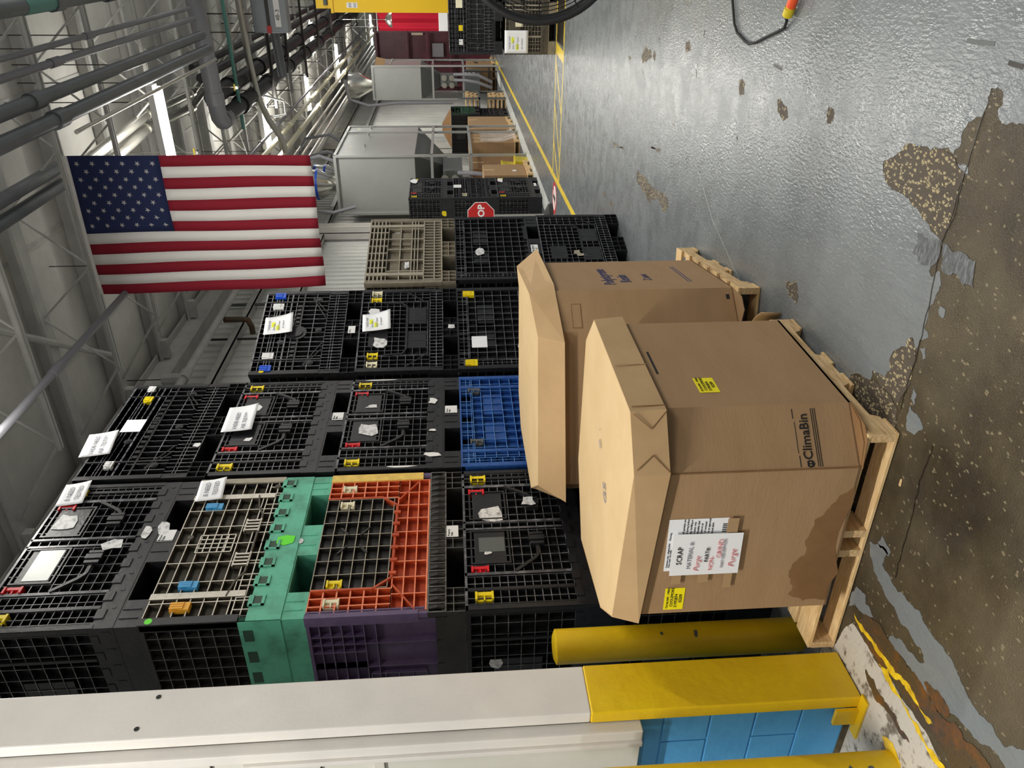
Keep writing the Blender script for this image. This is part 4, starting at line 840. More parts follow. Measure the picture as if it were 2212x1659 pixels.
def ylabel(par, A, Bq, u, z, w_, h_):
    o = facepatch(par, A, Bq, u, z, w_, h_, 'ylabel', 'yellow_label', off=.002)
    for i, (s_, sz) in enumerate((('TX19619HF - 1700IX', .0115), ('COOLSMOKE', .0155), ('31992874', .0165), ('02209', .0165))):
        facetext(o, A, Bq, u+.008+(.008 if i in (1,) else .004 if i == 2 else .03 if i == 3 else 0), z+h_-.018-.0185*i, s_, sz*1.12, 'ink', off=.0032)
ylabel(g1, A_, B_, .02, .762, .118, .084)
ylabel(g1, C_, D_, .105, .625, .118, .084)
# shipping label, partly under the note
def fp(name, u, z, w_, h_, m, off, tilt=0): return facepatch(g1, A_, B_, u, z, w_, h_, m, name, off=off, tilt=tilt)
sl = fp('shipping_label', .232, .62, .262, .245, 'paper', .002)
for i, s_ in enumerate(('small particles are', 'ved during further', 'uring, handling or', 'er reason, may', 'ombustible dust', 'trations in air', 'or of contents/', 'er to an approved', 'disposal plant')):
    facetext(sl, A_, B_, .41, .80-i*.0145, s_, .0115, 'ink', off=.0032)
facetext(sl, A_, B_, .25, .852, 'Customer copy - shipping label', .010, 'ink', off=.0032); facetext(sl, A_, B_, .25, .843, 'Gross weight  net weight', .009, 'ink', off=.0032); facetext(sl, A_, B_, .39, .850, 'Warning', .011, 'ink', off=.0032)
for i in range(4): fp('printed_bar', .24+i*.035, .829, .030, .008, 'ink', .0032)
for i in range(5): fp('bar_code', .425+i*.009, .628, .0045, .018, 'ink', .0032)
# the note taped over it is a thing of its own
nt = empty('scrap_note', (-2.252, 2.285, .556), math.atan2(.03, .71), 'white scrap note with red handwriting taped on the nearest cardboard box', 'sheet')
mb = MB(); mb.quadbox([(0, -.006, 0), (.208, -.006, .004), (.208, -.005, .004), (0, -.005, 0), (.002, -.008, .288), (.212, -.006, .29), (.212, -.005, .29), (.002, -.007, .288)]); B(mb, 'page', 'paper', nt)
for (s_, sz, u, z, m_, kw) in (('SCRAP', .031, .058, .245, 'ink', {}), ('MATERIAL #:', .025, .035, .205, 'inkgrey', {}), ('PART#:', .024, .068, .135, 'ink', {}), ('PART DESCRIPTION', .0165, .035, .070, 'inkgrey', {}),
        ('Purge', .034, .02, .168, 'inkred', dict(shear=.35, bold=-.0006)), ('NON-', .027, .025, .112, 'inkred', dict(shear=-.1, bold=-.0005)), ('GRIND', .031, .088, .082, 'inkred', dict(shear=-.15, bold=-.0006)), ('Purge', .040, .035, .022, 'inkred', dict(shear=.3, bold=-.0007))):
    text(s_, sz, m_, nt, (u, -.0093, z), (PI/2, 0, 0), **kw)
for (u, z, w_, h_) in ((-.05, .235, .05, .04), (-.045, .12, .045, .045), (-.08, .02, .085, .035), (.21, .03, .07, .045)):
    mb = MB(); mb.box(u, u+w_, -.0030, -.0026, z, z+h_); B(mb, 'clear_tape', 'tape', nt)
# second box
body2 = ccw([(-2.74, 3.545), (-1.83, 3.70), (-1.677, 3.90), (-1.812, 4.68), (-2.03, 4.84), (-2.80, 4.72), (-2.97, 4.50), (-2.93, 3.75)])
def lidp(P, k, z, dz=0): 
    cx, cy = -2.33, 4.2; return [(cx+(x-cx)*k, cy+(y-cy)*k, z) for x, y in P]
ll = lidp(body2, 1.035, 1.105); lt = lidp(body2, .985, 1.255)
i2 = [i for i, p in enumerate(body2) if p == (-1.812, 4.68)][0]; i1 = [i for i, p in enumerate(body2) if p == (-1.677, 3.90)][0]; i0 = [i for i, p in enumerate(body2) if p == (-2.74, 3.545)][0]; iF = [i for i, p in enumerate(body2) if p == (-1.83, 3.70)][0]
ll[i2] = (-1.73, 4.72, 1.15); lt[i2] = (-1.80, 4.60, 1.29); ll[i1] = (-1.648, 3.93, 1.14); lt[i1] = (-1.70, 3.93, 1.275); ll[iF] = (-1.855, 3.625, 1.11); lt[iF] = (-1.86, 3.715, 1.245); ll[i0] = (-2.80, 3.455, 1.085); lt[i0] = (-2.76, 3.57, 1.235)
g2 = gaylord('cardboard_box', body2, body2, .13, 1.135, 0, 0, 'second octagonal cardboard box with blue print and a lifted lid', lidtop=lt, lidlow=ll)
P1, P2 = (-1.677, 3.90), (-1.812, 4.68); F0 = (-1.83, 3.70)
facetext(g2, P1, P2, .13, .765, 'Polystyrene', .10, 'inkblue', bold=.001, sx=.9); facetext(g2, P1, P2, .18, .665, 'Resin', .092, 'inkblue', bold=.001)
facetext(g2, P1, P2, .22, .535, 'Z.amt', .07, 'inkblue'); facetext(g2, P1, P2, .30, .46, '__', .03, 'inkblue')
for z in (.33, .312): facepatch(g2, P1, P2, .17, z, .42, .006, 'inkblue', 'printed_line')
o = facepatch(g2, F0, P1, .02, 1.0, .15, .055, 'cardwet', 'hand_hole'); facepatch(g2, F0, P1, .025, 1.005, .14, .045, 'card', 'hand_hole_edge', off=.002)
facepatch(g2, F0, P1, .18, .16, .03, .02, 'ink', 'printed_square')
mb = MB(); mb.quadbox([(-1.83, 3.70, .13), (-1.677, 3.90, .13), (-1.677, 3.90, .134), (-1.83, 3.70, .134), (-1.72, 3.69, .128), (-1.67, 3.76, .128), (-1.67, 3.76, .132), (-1.72, 3.69, .132)]); B(mb, 'corner_flap', 'card', g2)
# curved scrap of cardboard on the floor between the pallets
mb = MB(); n = 8
for i in range(n+1):
    a = i/n*1.3; mb.v += [(.0-.18*i/n, .05*math.sin(a*2), 0.004), (.0-.18*i/n, .05*math.sin(a*2)+.01, .13-.09*(i/n-.5)**2)]
for i in range(n): mb.f.append((2*i, 2*i+2, 2*i+3, 2*i+1)); mb.m.append(0)
o = B(mb, 'cardboard_scrap', 'cardcut', None, (-1.66, 3.52, 0), smooth=True); md = o.modifiers.new('s', 'SOLIDIFY'); md.thickness = .005
tag(o, 'curled pale cardboard scrap on the floor between the two wooden pallets', 'cardboard')
mb = MB(); mb.quadbox([(0, 0, 0), (.03, .005, 0), (.03, .012, 0), (0, .008, 0), (.002, .001, .006), (.026, .006, .005), (.026, .01, .005), (.002, .007, .006)])
o = B(mb, 'wood_chip', 'wood', None, (-1.80, 2.235, .0028)); tag(o, 'small wood splinter on the wet floor in front of the nearest pallet', 'splinter')
# ---------------------------------------------------------------- flag
FW, FL = 1.50, 2.42; FZ = 5.555; FY = 8.15
f = empty('flag', (-3.43, FY, FZ), math.radians(.5), 'national flag with stars and stripes hanging from the roof joist', 'flag')
def fpos(u, v):  # u 0..FW from left, v 0..FL down
    k = v/FL; return (u*(1-.035*k)+.05*k, -.03*math.sin(u*7+v*1.3)*k-.012*math.sin(v*4+u*3), -v-.025*math.sin(u/FW*PI)*0)
SW = FW/13
def cloth(name, u0, u1, v0, v1, m, nu, nv, dy=0):
    mb = MB(); idx = {}
    for i in range(nu+1):
        for j in range(nv+1):
            p = fpos(u0+(u1-u0)*i/nu, v0+(v1-v0)*j/nv); idx[i, j] = len(mb.v); mb.v.append((p[0], p[1]+dy, p[2]))
    for i in range(nu):
        for j in range(nv): mb.f.append((idx[i, j], idx[i, j+1], idx[i+1, j+1], idx[i+1, j])); mb.m.append(0)
    o = B(mb, name, m, f, smooth=True); md = o.modifiers.new('s', 'SOLIDIFY'); md.thickness = .0025; return o
cloth('header', 0, FW, -.05, 0.0, 'flagwhite', 12, 1)
CU, CV = FW-7*SW, .90
for i in range(13):
    u0 = i*SW; v0 = CV if u0 >= CU-1e-4 else 0
    cloth('stripe', u0, u0+SW, v0, FL, 'flagred' if i % 2 == 0 else 'flagwhite', 2, 22)
can = cloth('canton', CU, FW, 0, CV, 'flagblue', 10, 10)
smb = MB(); P = []
for k in range(10):
    q = .030 if k % 2 == 0 else .0118; a = PI/2+k*PI/5; P.append((q*math.cos(a), q*math.sin(a)))
smb.face([(-p[1], 0, p[0]) for p in P]); sme = smb.mesh('star', ['flagwhite'])
for i in range(9):
    for j in range(6 if i % 2 == 0 else 5):
        u = CU+(i+1)*(FW-CU)/10; v = (j+.5)*CV/6 if i % 2 == 0 else (j+1)*CV/6
        p = fpos(u, v); o = link('star', sme, can, (p[0], p[1]-.0035, p[2])); 
mb = MB(); mb.tube([(-.02, .01, .055), (FW+.02, .01, .055)], .008, 8); B(mb, 'hanging_rod', 'galv', f)
# ---------------------------------------------------------------- fan, cord
fc = (.045, 3.95, 1.26)
fa = empty('floor_fan', (fc[0], fc[1], 0), 0, 'black caged drum fan at the right edge of the walkway', 'fan')
def ringpts(r, y, n=48): return [(r*math.cos(2*PI*k/n), y, fc[2]+r*math.sin(2*PI*k/n)) for k in range(n+1)]
mb = MB(); mb.tube(ringpts(.375, -.02), .018, 10, cap=False); mb.tube(ringpts(.375, .10), .018, 10, cap=False); B(mb, 'rim', 'pipeblk', fa, smooth=True)
mb = MB()
for k in range(48):
    a, b = 2*PI*k/48, 2*PI*(k+1)/48
    P = [(q*math.cos(t), y, fc[2]+q*math.sin(t)) for (q, t, y) in ((.372, a, -.02), (.372, b, -.02), (.372, b, .10), (.372, a, .10))]; mb.face(P)
B(mb, 'drum', 'pipeblk', fa)
mb = MB()
for q in [.05+.0165*i for i in range(19)]: mb.tube(ringpts(q, -.03-.03*(1-q/.375), 40), .0022, 4, cap=False)
for k in range(12): a = 2*PI*k/12; mb.tube([(.05*math.cos(a), -.06, fc[2]+.05*math.sin(a)), (.375*math.cos(a), -.025, fc[2]+.375*math.sin(a))], .003, 4)
B(mb, 'grille', 'pipeblk', fa)
mb = MB(); mb.tube([(0, .02, fc[2]), (0, .16, fc[2])], .07, 16); B(mb, 'motor', 'chrome', fa, smooth=True)
for k in range(3):
    a = 2*PI*k/3+2.6; mb = MB(); P = []
    for q, da in ((.07, -.25), (.33, -.42), (.34, .1), (.07, .3)): P.append((q*math.cos(a+da), .03+.05*(da > 0), fc[2]+q*math.sin(a+da)))
    mb.quadbox(P+[(p[0], p[1]+.004, p[2]) for p in P]); B(mb, 'blade', 'fanblade', fa)
mb = MB(); mb.tube([(.05, .06, fc[2]-.36), (.05, .06, .03)], .022, 10); B(mb, 'stand_pole', 'pipeblk', fa)
mb = MB(); disc(mb, .05, .06, .003, .25, .028, 32); B(mb, 'round_base', 'steeldk', fa)
c = empty('power_cord', (0, 0, 0), 0, 'black cord with yellow and orange plug looping on the grey floor', 'cord')
P = CORD = [(-.20, 5.1, .012), (-.294, 4.93, .012), (-.36, 4.88, .012), (-.411, 4.84, .012), (-.455, 4.77, .012), (-.47, 4.69, .012), (-.485, 4.62, .012), (-.49, 4.55, .012), (-.475, 4.46, .012), (-.431, 4.31, .012), (-.395, 4.18, .012), (-.367, 4.09, .012), (-.335, 4.055, .02), (-.318, 4.04, .03)]
mb = MB(); mb.tube(P, .0075, 8); B(mb, 'cable', 'rubber', c, smooth=True)
def along(a, b, t): return tuple(a[i]+(b[i]-a[i])*t for i in range(3))
a, b = (-.318, 4.04, .03), (-.245, 3.985, .036)
mb = MB(); mb.tube([a, along(a, b, .2)], [.009, .016], 12); B(mb, 'strain_relief', 'rubber', c, smooth=True)
mb = MB(); mb.tube([along(a, b, .18), along(a, b, .62)], [.026, .026], 20); mb.tube([along(a, b, .62), along(a, b, .75)], .021, 20); B(mb, 'yellow_plug', 'plasticyel', c, smooth=True)
mb = MB(); mb.tube([along(a, b, .75), along(a, b, 1.5)], .024, 20); B(mb, 'orange_socket', 'cordorange', c, smooth=True)
# ---------------------------------------------------------------- stop sign, yellow column
s_ = empty('stop_sign', (-4.07, 12.75, 0), math.radians(14), 'red octagonal stop sign partly hidden behind the stack with the brown container', 'sign')
R8 = .235; zc = 1.22
def octo(r): return [(r*math.cos(PI/8+k*PI/4), r*math.sin(PI/8+k*PI/4)) for k in range(8)]
mb = MB(); 
def vprism(mb, P, y0, y1, zc):
    n = len(P); b = len(mb.v); mb.v += [(p[0], y0, zc+p[1]) for p in P]+[(p[0], y1, zc+p[1]) for p in P]
    mb.f.append(tuple(range(b, b+n))); mb.f.append(tuple(range(b+n, b+2*n))[::-1]); mb.m += [0, 0]
    for k in range(n): mb.f.append((b+k, b+(k+1) % n, b+n+(k+1) % n, b+n+k)); mb.m.append(0)
vprism(mb, octo(R8+.012), -.004, .004, zc); B(mb, 'white_border', 'white', s_)
mb = MB(); vprism(mb, octo(R8), -.006, -.004, zc); B(mb, 'red_face', 'stopred', s_)
text('STOP', .155, 'white', s_, (0, -.0075, zc-.055), ax='CENTER', bold=.005)
mb = MB(); mb.tube([(0, .02, .06), (0, .02, 1.4)], .02, 10); B(mb, 'sign_post', 'steel', s_)
mb = MB(); mb.tube([(0, .02, .002), (0, .02, .07), (0, .02, .14)], [.2, .18, .05], 20); B(mb, 'rubber_base', 'rubber', s_, smooth=True)
y_ = empty('yellow_column', (-.82, 14.55, 0), 0, 'yellow steel column rising behind the black container at the right edge', 'column')
mb = MB(); mb.box(-.26, .26, -.16, -.14, .012, 3.58); mb.box(-.26, .26, .14, .16, .012, 3.58); mb.box(-.01, .01, -.14, .14, .012, 3.58); B(mb, 'beam', 'yelbeam', y_)
mb = MB(); mb.box(-.3, .3, -.2, .2, .001, .012); B(mb, 'base_plate', 'yelbeam', y_)
mb = MB(); mb.box(-.27, .27, -.18, .18, 3.58, 3.62); mb.box(-.20, .1, -.17, .17, 3.62, 3.86); B(mb, 'head_bracket', 'yelbeam', y_)
mb = MB(); mb.tube([(-.15, -.18, 3.7), (.05, -.18, 3.7)], .035, 10); B(mb, 'bracket_pin', 'steeldk', y_)
mb = MB(); mb.box(-.19, -.11, -.163, -.161, 3.18, 3.36); st = B(mb, 'sticker', 'white', y_)
for z in (3.2, 3.28): text('88', .07, 'inkgrey', st, (-.185, -.165, z))
# ---------------------------------------------------------------- equipment along the wall
def hopper_bin(loc, Wx, Dy, z0, z1, label, ztop_extra=True, legs=((0, 0), (0, .72), (0, 1)), quick=False):
    # x from -Wx (wall) to 0 (aisle face), y 0..Dy
    t = empty('steel_silo', loc, 0, label, 'silo')
    mb = MB(); mb.box(-Wx, -.03, .03, Dy-.03, z0, z1); B(mb, 'tank_body', 'steel', t, bevel=.01)
    mb = MB(); mb.quadbox([(-Wx*.6, Dy*.35, z0-.75), (-Wx*.4, Dy*.35, z0-.75), (-Wx*.4, Dy*.6, z0-.75), (-Wx*.6, Dy*.6, z0-.75), (-Wx, .03, z0), (-.03, .03, z0), (-.03, Dy-.03, z0), (-Wx, Dy-.03, z0)]); B(mb, 'hopper_cone', 'steeldk', t)
    ys = [0, Dy*.78, Dy] if not quick else [0, Dy]
    for x in (-.05, -Wx):
        for y in ys:
            mb = MB(); mb.box(x, x+.05, y-.03, y+.03, .012, z1+.05); B(mb, 'frame_post', 'steel', t); mb = MB(); mb.box(x-.03, x+.08, y-.06, y+.06, .001, .012); B(mb, 'foot_plate', 'steel', t)
    for z in (z0-.38, 1.25, z1+.03):
        mb = MB(); mb.box(-.05, -.0, 0, Dy, z-.03, z+.03); B(mb, 'frame_rail', 'steel', t)
        mb = MB(); mb.box(-Wx, -.0, -.028, .028, z-.03, z+.03); B(mb, 'frame_rail', 'steel', t)
    for k, y in enumerate((Dy*.3, Dy*.68, Dy*.93)):
        mb = MB(); mb.tube([(-.02, y, z1-.55), (.03, y, z1-.55)], .03, 8); B(mb, 'bolt', 'galv', t)
        mb = MB(); mb.box(-.03, -.026, y-.06, y+.0, z1-.28, z1-.2); B(mb, 'sticker', 'cream', t)
    # manifold under the cone with pipes going down
    mb = MB(); mb.box(-Wx*.62, -Wx*.3, Dy*.05, Dy*.45, 1.45, z0-.62); B(mb, 'outlet_box', 'steeldk', t)
    for k in range(4):
        x = -Wx*.58+k % 2*.22; z = 1.62+(k//2)*.24; mb = MB(); mb.tube([(x, Dy*.05-.01, z), (x, Dy*.05-.09, z)], .085, 14); mb.tube([(x, Dy*.05-.09, z), (x, Dy*.05-.11, z)], .045, 12); B(mb, 'outlet_port', 'galv', t, smooth=True)
    for dx in (0, .17):
        pts = [(-Wx*.42+dx, -.05, 1.55), (-Wx*.40+dx, -.2, 1.2), (-Wx*.45+dx*1.3, -.32, .8), (-Wx*.62+dx, -.2, .35)]
        mb = MB(); mb.tube(pts, .05, 10); B(mb, 'hose', 'pipegrey', t, smooth=True)
    return t
sl1 = hopper_bin((-4.2, 17.64, 0), 1.37, 3.1, 2.52, 4.27, 'large grey steel silo on legs behind the three stacked containers')
# vacuum receivers with blue clamps on top of it
for (x, y, rr_) in ((-.75, .35, .34), (-.95, 1.6, .34)):
    mb = MB(); mb.tube([(x, y, 4.30), (x, y, 4.75), (x, y, 5.1), (x, y, 5.14)], [.12, rr_, rr_, rr_*.9], 20); o = B(mb, 'vacuum_receiver', 'chrome', sl1, smooth=True)
    for z in (4.76, 5.0):
        mb = MB(); mb.tube([(x, y, z), (x, y, z+.05)], rr_+.012, 20); B(mb, 'clamp_band', 'latchblue', o)
    mb = MB(); mb.tube([(x+.1, y-.1, 4.9), (x+.3, y-.25, 5.3), (x+.55, y-.15, 5.2), (x+.65, y, 4.7), (x+.5, y+.1, 4.35)], .04, 8); B(mb, 'hose', 'pipegrey', sl1, smooth=True)
mb = MB(); mb.tube([(-1.1, -.25, 3.9), (-1.2, -.35, 4.4), (-1.15, -.3, 4.9), (-.9, .1, 5.05)], .04, 8); B(mb, 'hose', 'pipegrey', sl1, smooth=True)
mb = MB(); mb.tube([(-.2, 1.2, 5.3), (-.05, 1.9, 5.25), (-.02, 2.2, 4.7), (-.3, 2.3, 4.3)], .035, 8); B(mb, 'hose', 'pipegrey', sl1, smooth=True)
sl2 = hopper_bin((-3.47, 26.3, 0), 1.05, 1.4, 2.6, 4.1, 'smaller grey steel silo far along the wall near the maroon machine', quick=True)
mb = MB(); mb.tube([(-.75, 1, 4.25), (-.75, 1, 4.7), (-.75, 1, 5.0)], [.15, .4, .4], 18); B(mb, 'vacuum_receiver', 'chrome', sl2, smooth=True)
mb = MB(); mb.tube([(-.5, .3, 5.05), (-1.0, -.2, 4.9), (-1.2, -.15, 4.3), (-1.12, -.12, 3.4), (-1.12, -.1, 1.6)], .05, 8); B(mb, 'hose', 'pipegrey', sl2, smooth=True)
mb = MB(); mb.box(-.8, -.55, -.006, .0, 3.65, 3.95); B(mb, 'taped_note', 'card', sl2, rot=(0, .2, 0))
# maroon machine at the far end
mm = empty('maroon_machine', (0, 0, 0), 0, 'dark maroon machine frame at the far end below the last lamps', 'machine')
mb = MB(); mb.box(-5.5, -1.0, 33.6, 35, .0015, 4.6); B(mb, 'cabinet', 'maroon', mm)
for x in (-5.2, -4.4, -3.2, -2.4, -1.4): mb = MB(); mb.box(x, x+.12, 33.2, 33.35, .0015, 4.6); B(mb, 'frame_post', 'maroon', mm)
for z in (1.6, 2.5, 3.3, 4.5): mb = MB(); mb.box(-5.3, -1.0, 33.15, 33.3, z, z+.09); B(mb, 'frame_rail', 'maroon', mm)
for (x, z, c_) in ((-3.3, 2.7, 'cream'), (-3.0, 3.5, 'white'), (-2.6, 2.0, 'pipegrey'), (-4.1, 1.9, 'pipegrey'), (-3.0, 1.4, 'pipegrey')): mb = MB(); mb.box(x, x+.5, 33.4, 33.62, z, z+.45); B(mb, 'panel', c_, mm)
mb = MB(); n = 24
for i in range(n+1):
    x = -2.83+i*1.6/n; yy_ = 30+.05*math.sin(i*1.3); mb.v += [(x, yy_, 2.02), (x, yy_, 4.15)]
for i in range(n): mb.f.append((2*i, 2*i+2, 2*i+3, 2*i+1)); mb.m.append(0)
bn = B(mb, 'banner', 'bannerred', None); tag(bn, 'red hanging banner behind the yellow column', 'banner')
mb = MB(); mb.box(-2.83, -1.23, 29.96, 30.04, 1.7, 2.02); B(mb, 'white_hem', 'white', bn)
mb = MB(); mb.tube([(-2.83, 30, 4.17), (-1.2, 30, 4.17)], .03, 8); mb.tube([(-2.7, 30, 4.17), (-2.7, 30, 6.3)], .008, 5); mb.tube([(-1.3, 30, 4.17), (-1.3, 30, 6.3)], .008, 5); B(mb, 'rod', 'steel', bn)
lp = empty('dome_lamp', (-2.35, 28.6, 3.55), 0, 'small round reflector lamp in front of the red banner', 'lamp')
mb = MB(); mb.tube([(0, 0, 0), (0, 0, .08), (0, 0, .18), (0, 0, .24)], [.25, .24, .14, .05], 18); B(mb, 'reflector', 'chrome', lp, smooth=True)
mb = MB(); mb.tube([(0, 0, .24), (0, 0, 2.949)], .01, 6); B(mb, 'stem', 'galv', lp)
# goods along the wall
def carton(name, x0, x1, y0, y1, z0, z1, label, cat='box', m='card', pal=False, grp=None):
    t = empty(name, (x0, y0, z0), 0, label, cat, grp)
    mb = MB(); mb.box(0, x1-x0, 0, y1-y0, 0, z1-z0); B(mb, 'body', m, t, bevel=.008)
    mb = MB(); mb.box((x1-x0)/2-.03, (x1-x0)/2+.03, 0, y1-y0, z1-z0, z1-z0+.002); mb.box(x1-x0, x1-x0+.002, (y1-y0)/2-.03, (y1-y0)/2+.03, (z1-z0)*.75, z1-z0); B(mb, 'tape', 'cardlid', t); return t
grp = 'cardboard boxes along the wall'
def smallpal(x, y, L, Dp, label): return pallet((x, y, .003), 0, L, Dp, label, grp='pallets under boxes along the wall', detail=False)
smallpal(-5.2, 15.95, 1.0, 1.1, 'wooden pallet just past the three containers'); t = carton('cardboard_box', -5.15, -4.25, 16.0, 16.9, .13, 1.03, 'plain cardboard box with small tag, first beyond the three containers', grp=grp)
mb = MB(); mb.box(.902, .906, .3, .42, .2, .28); B(mb, 'tag', 'white', t)
for (y, z1, lab) in ((19.45, 1.24, 'wrapped tall cardboard box with clear plastic film by the silo legs'), (20.95, 1.22, 'brown cardboard box beyond the plastic wrapped one')):
    smallpal(-5.35, y-.05, 1.05, 1.1, 'wooden pallet under the '+lab.replace('cardboard ', '')); t = carton('cardboard_box', -5.3, -4.35, y, y+1.0, .13, z1, lab, grp=grp)
smallpal(-5.45, 22.2, 1.0, 1.0, 'wooden pallet beside the silo end'); carton('cardboard_box', -5.4, -4.45, 22.25, 23.2, .13, 1.2, 'cardboard box with a small carton strapped on its side', grp=grp)
M['film'] = mat('film', (1, 1, 1, 1), .08); M['film'].node_tree.nodes['Principled BSDF'].inputs['Alpha'].default_value = .22
mb = MB(); n = 26; rr = random.Random(2); zz = [.1, .35, .6, .85, .97]
for j, z in enumerate(zz):
    for i in range(n+1): mb.v.append((-4.33+rr.uniform(0, .05)+(.08 if j == 0 else 0), 19.4+1.1*i/n, z+rr.uniform(-.05, .05)))
for j in range(4):
    for i in range(n): a = j*(n+1)+i; mb.f.append((a, a+1, a+n+2, a+n+1)); mb.m.append(0)
o = B(mb, 'plastic_film', 'film', None); tag(o, 'loose clear plastic film draped on the wrapped box by the silo legs', 'plastic film')
t = carton('cardboard_box', -5.35, -4.6, 17.9, 19.1, .02, 1.24, 'large dark brown cardboard box inside the legs of the big silo', m='cardwet', grp=grp)
for (x0, y0, z0, z1, lab) in ((-4.62, 17.0, .004, .30, 'yellow plastic tub on the floor at the silo leg'), (-4.75, 17.1, .305, .58, 'yellow plastic tub stacked on the one at the silo leg')):
    t = empty('plastic_tub', (x0, y0, z0), 0, lab, 'tub', 'yellow tubs by the silo'); h = z1-z0
    mb = MB(); mb.quadbox([(.02, .02, 0), (.38, .02, 0), (.38, .5, 0), (.02, .5, 0), (0, 0, h-.03), (.4, 0, h-.03), (.4, .52, h-.03), (0, .52, h-.03)]); B(mb, 'tub_body', 'plasticyel', t)
    mb = MB(); mb.box(-.015, .415, -.015, .535, h-.04, h); B(mb, 'rim', 'plasticyel', t)
t = bin_('B', (-4.45, 23.3, .003), az(0), 'black container far along the wall under the dark green one', 'containers far along the wall', W=1.15, latches=None)
t = bin_('B', (-4.40, 23.35, .84), az(0), 'dark green container far along the wall on a black one', 'containers far along the wall', W=1.15, m='dgreen', wm='dgreen', side=('black', 'black'), latches=None)
mb = MB(); mb.quadbox([(-5.4, 23.4, 1.682), (-4.42, 23.4, 1.682), (-4.42, 24.4, 1.682), (-5.4, 24.4, 1.682), (-5.0, 23.8, 1.95), (-4.8, 23.8, 1.95), (-4.8, 24.0, 1.95), (-5.0, 24.0, 1.95)]); o = B(mb, 'folded_cover', 'cardwet', None); tag(o, 'peaked dark brown cover lying on the dark green container', 'cover')
t = empty('steel_rack', (-5.2, 24.5, 0), 0, 'low steel rack holding wooden pallets far along the wall', 'rack')
for x in (0, 1.0):
    for y in (0, 1.2): mb = MB(); mb.box(x, x+.05, y, y+.05, .001, 1.45); B(mb, 'post', 'steeldk', t)
mb = MB(); mb.box(0, 1.05, 0, 1.25, .78, .83); B(mb, 'shelf', 'steeldk', t)
rr = random.Random(4); k = 0
for zb, cnt in ((.004, 4), (.834, 3)):
    for q in range(cnt):
        pallet((-5.13+rr.uniform(-.03, .03), 24.57, zb+q*.128), 0, .95, 1.1, ('wooden pallet %s in the %s part of the far steel rack' % (['at the bottom', 'second from below', 'third from below', 'at the top'][q], 'lower' if zb < .5 else 'upper')), grp='pallets in the steel rack', detail=False)
t = empty('tool_cart', (-4.95, 28.9, 0), 0, 'grey green cart with paper squares between rack and lettered box', 'cart')
mb = MB(); mb.box(.05, .85, .05, 1.1, .62, 1.15); B(mb, 'cabinet', 'steeldk', t)
for x in (0, .9):
    for y in (0, 1.15): mb = MB(); mb.box(x, x+.04, y, y+.04, .001, 1.2); B(mb, 'leg', 'strutdk', t)
mb = MB(); mb.box(0, .94, 0, 1.19, .25, .28); B(mb, 'shelf', 'strutdk', t)
for z in (.8, .95, 1.08): mb = MB(); mb.box(.852, .856, .2, .4, z, z+.07); B(mb, 'paper_square', 'white', t)
smallpal(-5.0, 30.2, 1.1, 1.6, 'wooden pallet under the box with the big letter'); t = carton('cardboard_box', -4.95, -3.98, 30.25, 31.9, .13, 1.05, 'large cardboard box with a big black bent line print far down the wall', grp=grp)
mb = MB()
for a, b in (((.25, .62), (1.0, .62)), ((1.0, .62), (1.0, .3)), ((1.0, .3), (.65, .3)), ((.65, .3), (.95, .12)), ((.25, .62), (.25, .5))): mb.bar((.975, a[0]*1.2+.1, a[1]), (.975, b[0]*1.2+.1, b[1]), .004, .06, up=(1, 0, 0))
B(mb, 'printed_mark', 'ink', t)
# wall conduits, pipes
for (y, r_, m_) in ((21.6, .06, 'whitepaint'), (22.1, .035, 'galv'), (24.2, .03, 'galv'), (13.2, .03, 'steeldk'), (11.8, .02, 'pipeblk')):
    mb = MB(); mb.tube([(-5.82, y, .01), (-5.82, y, 5.9)], r_, 8); o = B(mb, 'wall_conduit', m_, None, smooth=True); tag(o, {21.6: 'thick white vertical pipe on the wall past the big silo', 22.1: 'thin shiny conduit beside the thick white wall pipe', 24.2: 'thin shiny conduit on the wall above the green container', 13.2: 'grey conduit on the wall left of the big silo', 11.8: 'thin black conduit on the wall behind the brown container'}[y], 'conduit')
for y in (16.9, 21.2, 24.9):
    mb = MB(); mb.box(-5.9, -5.6, y, y+.02, .01, 6.2); mb.box(-5.9, -5.6, y+.23, y+.25, .01, 6.2); mb.box(-5.76, -5.74, y, y+.25, .01, 6.2); struct(B(mb, 'wall_column', 'whitepaint'))
mb = MB(); mb.box(-5.88, -5.6, 26.6, 27.4, 4.1, 4.6); o = B(mb, 'wall_heater', 'steeldk', None); tag(o, 'dark grey heater box high on the wall before the far silo', 'heater')
mb = MB(); mb.tube([(-5.5, 2.6, 5.64), (-5.5, 12.0, 5.62), (-5.5, 44, 5.62)], .06, 10); o = B(mb, 'wall_pipe', 'joist', None, smooth=True); tag(o, 'pale pipe running along the wall under the eave beam', 'pipe')
mb = MB(); mb.tube([(-5.5, 9.9, 5.62), (-5.5, 9.9, 5.9)], .09, 8); mb.tube([(-5.5, 9.88, 5.62), (-5.5, 10.1, 5.62)], .085, 10); B(mb, 'pipe_clamp', 'joist', o)
for y, zt in ((9.9, 6.4), (16, 6.4), (24, 6.4)): mb = MB(); mb.tube([(-5.5, y, 5.7), (-5.5, y, zt)], .008, 5); B(mb, 'hanger_rod', 'strutdk', o)
el = empty('rusty_elbow', (-5.6, 12.1, 5.2), 0, 'rusty pipe elbow hanging below the eave next to the blue latch container', 'pipe')
mb = MB(); mb.tube([(0, 0, .4), (0, 0, .1), (0, -.02, 0), (-.12, -.04, -.05), (-.25, -.04, -.05)], .05, 10); B(mb, 'elbow', 'rust', el, smooth=True)
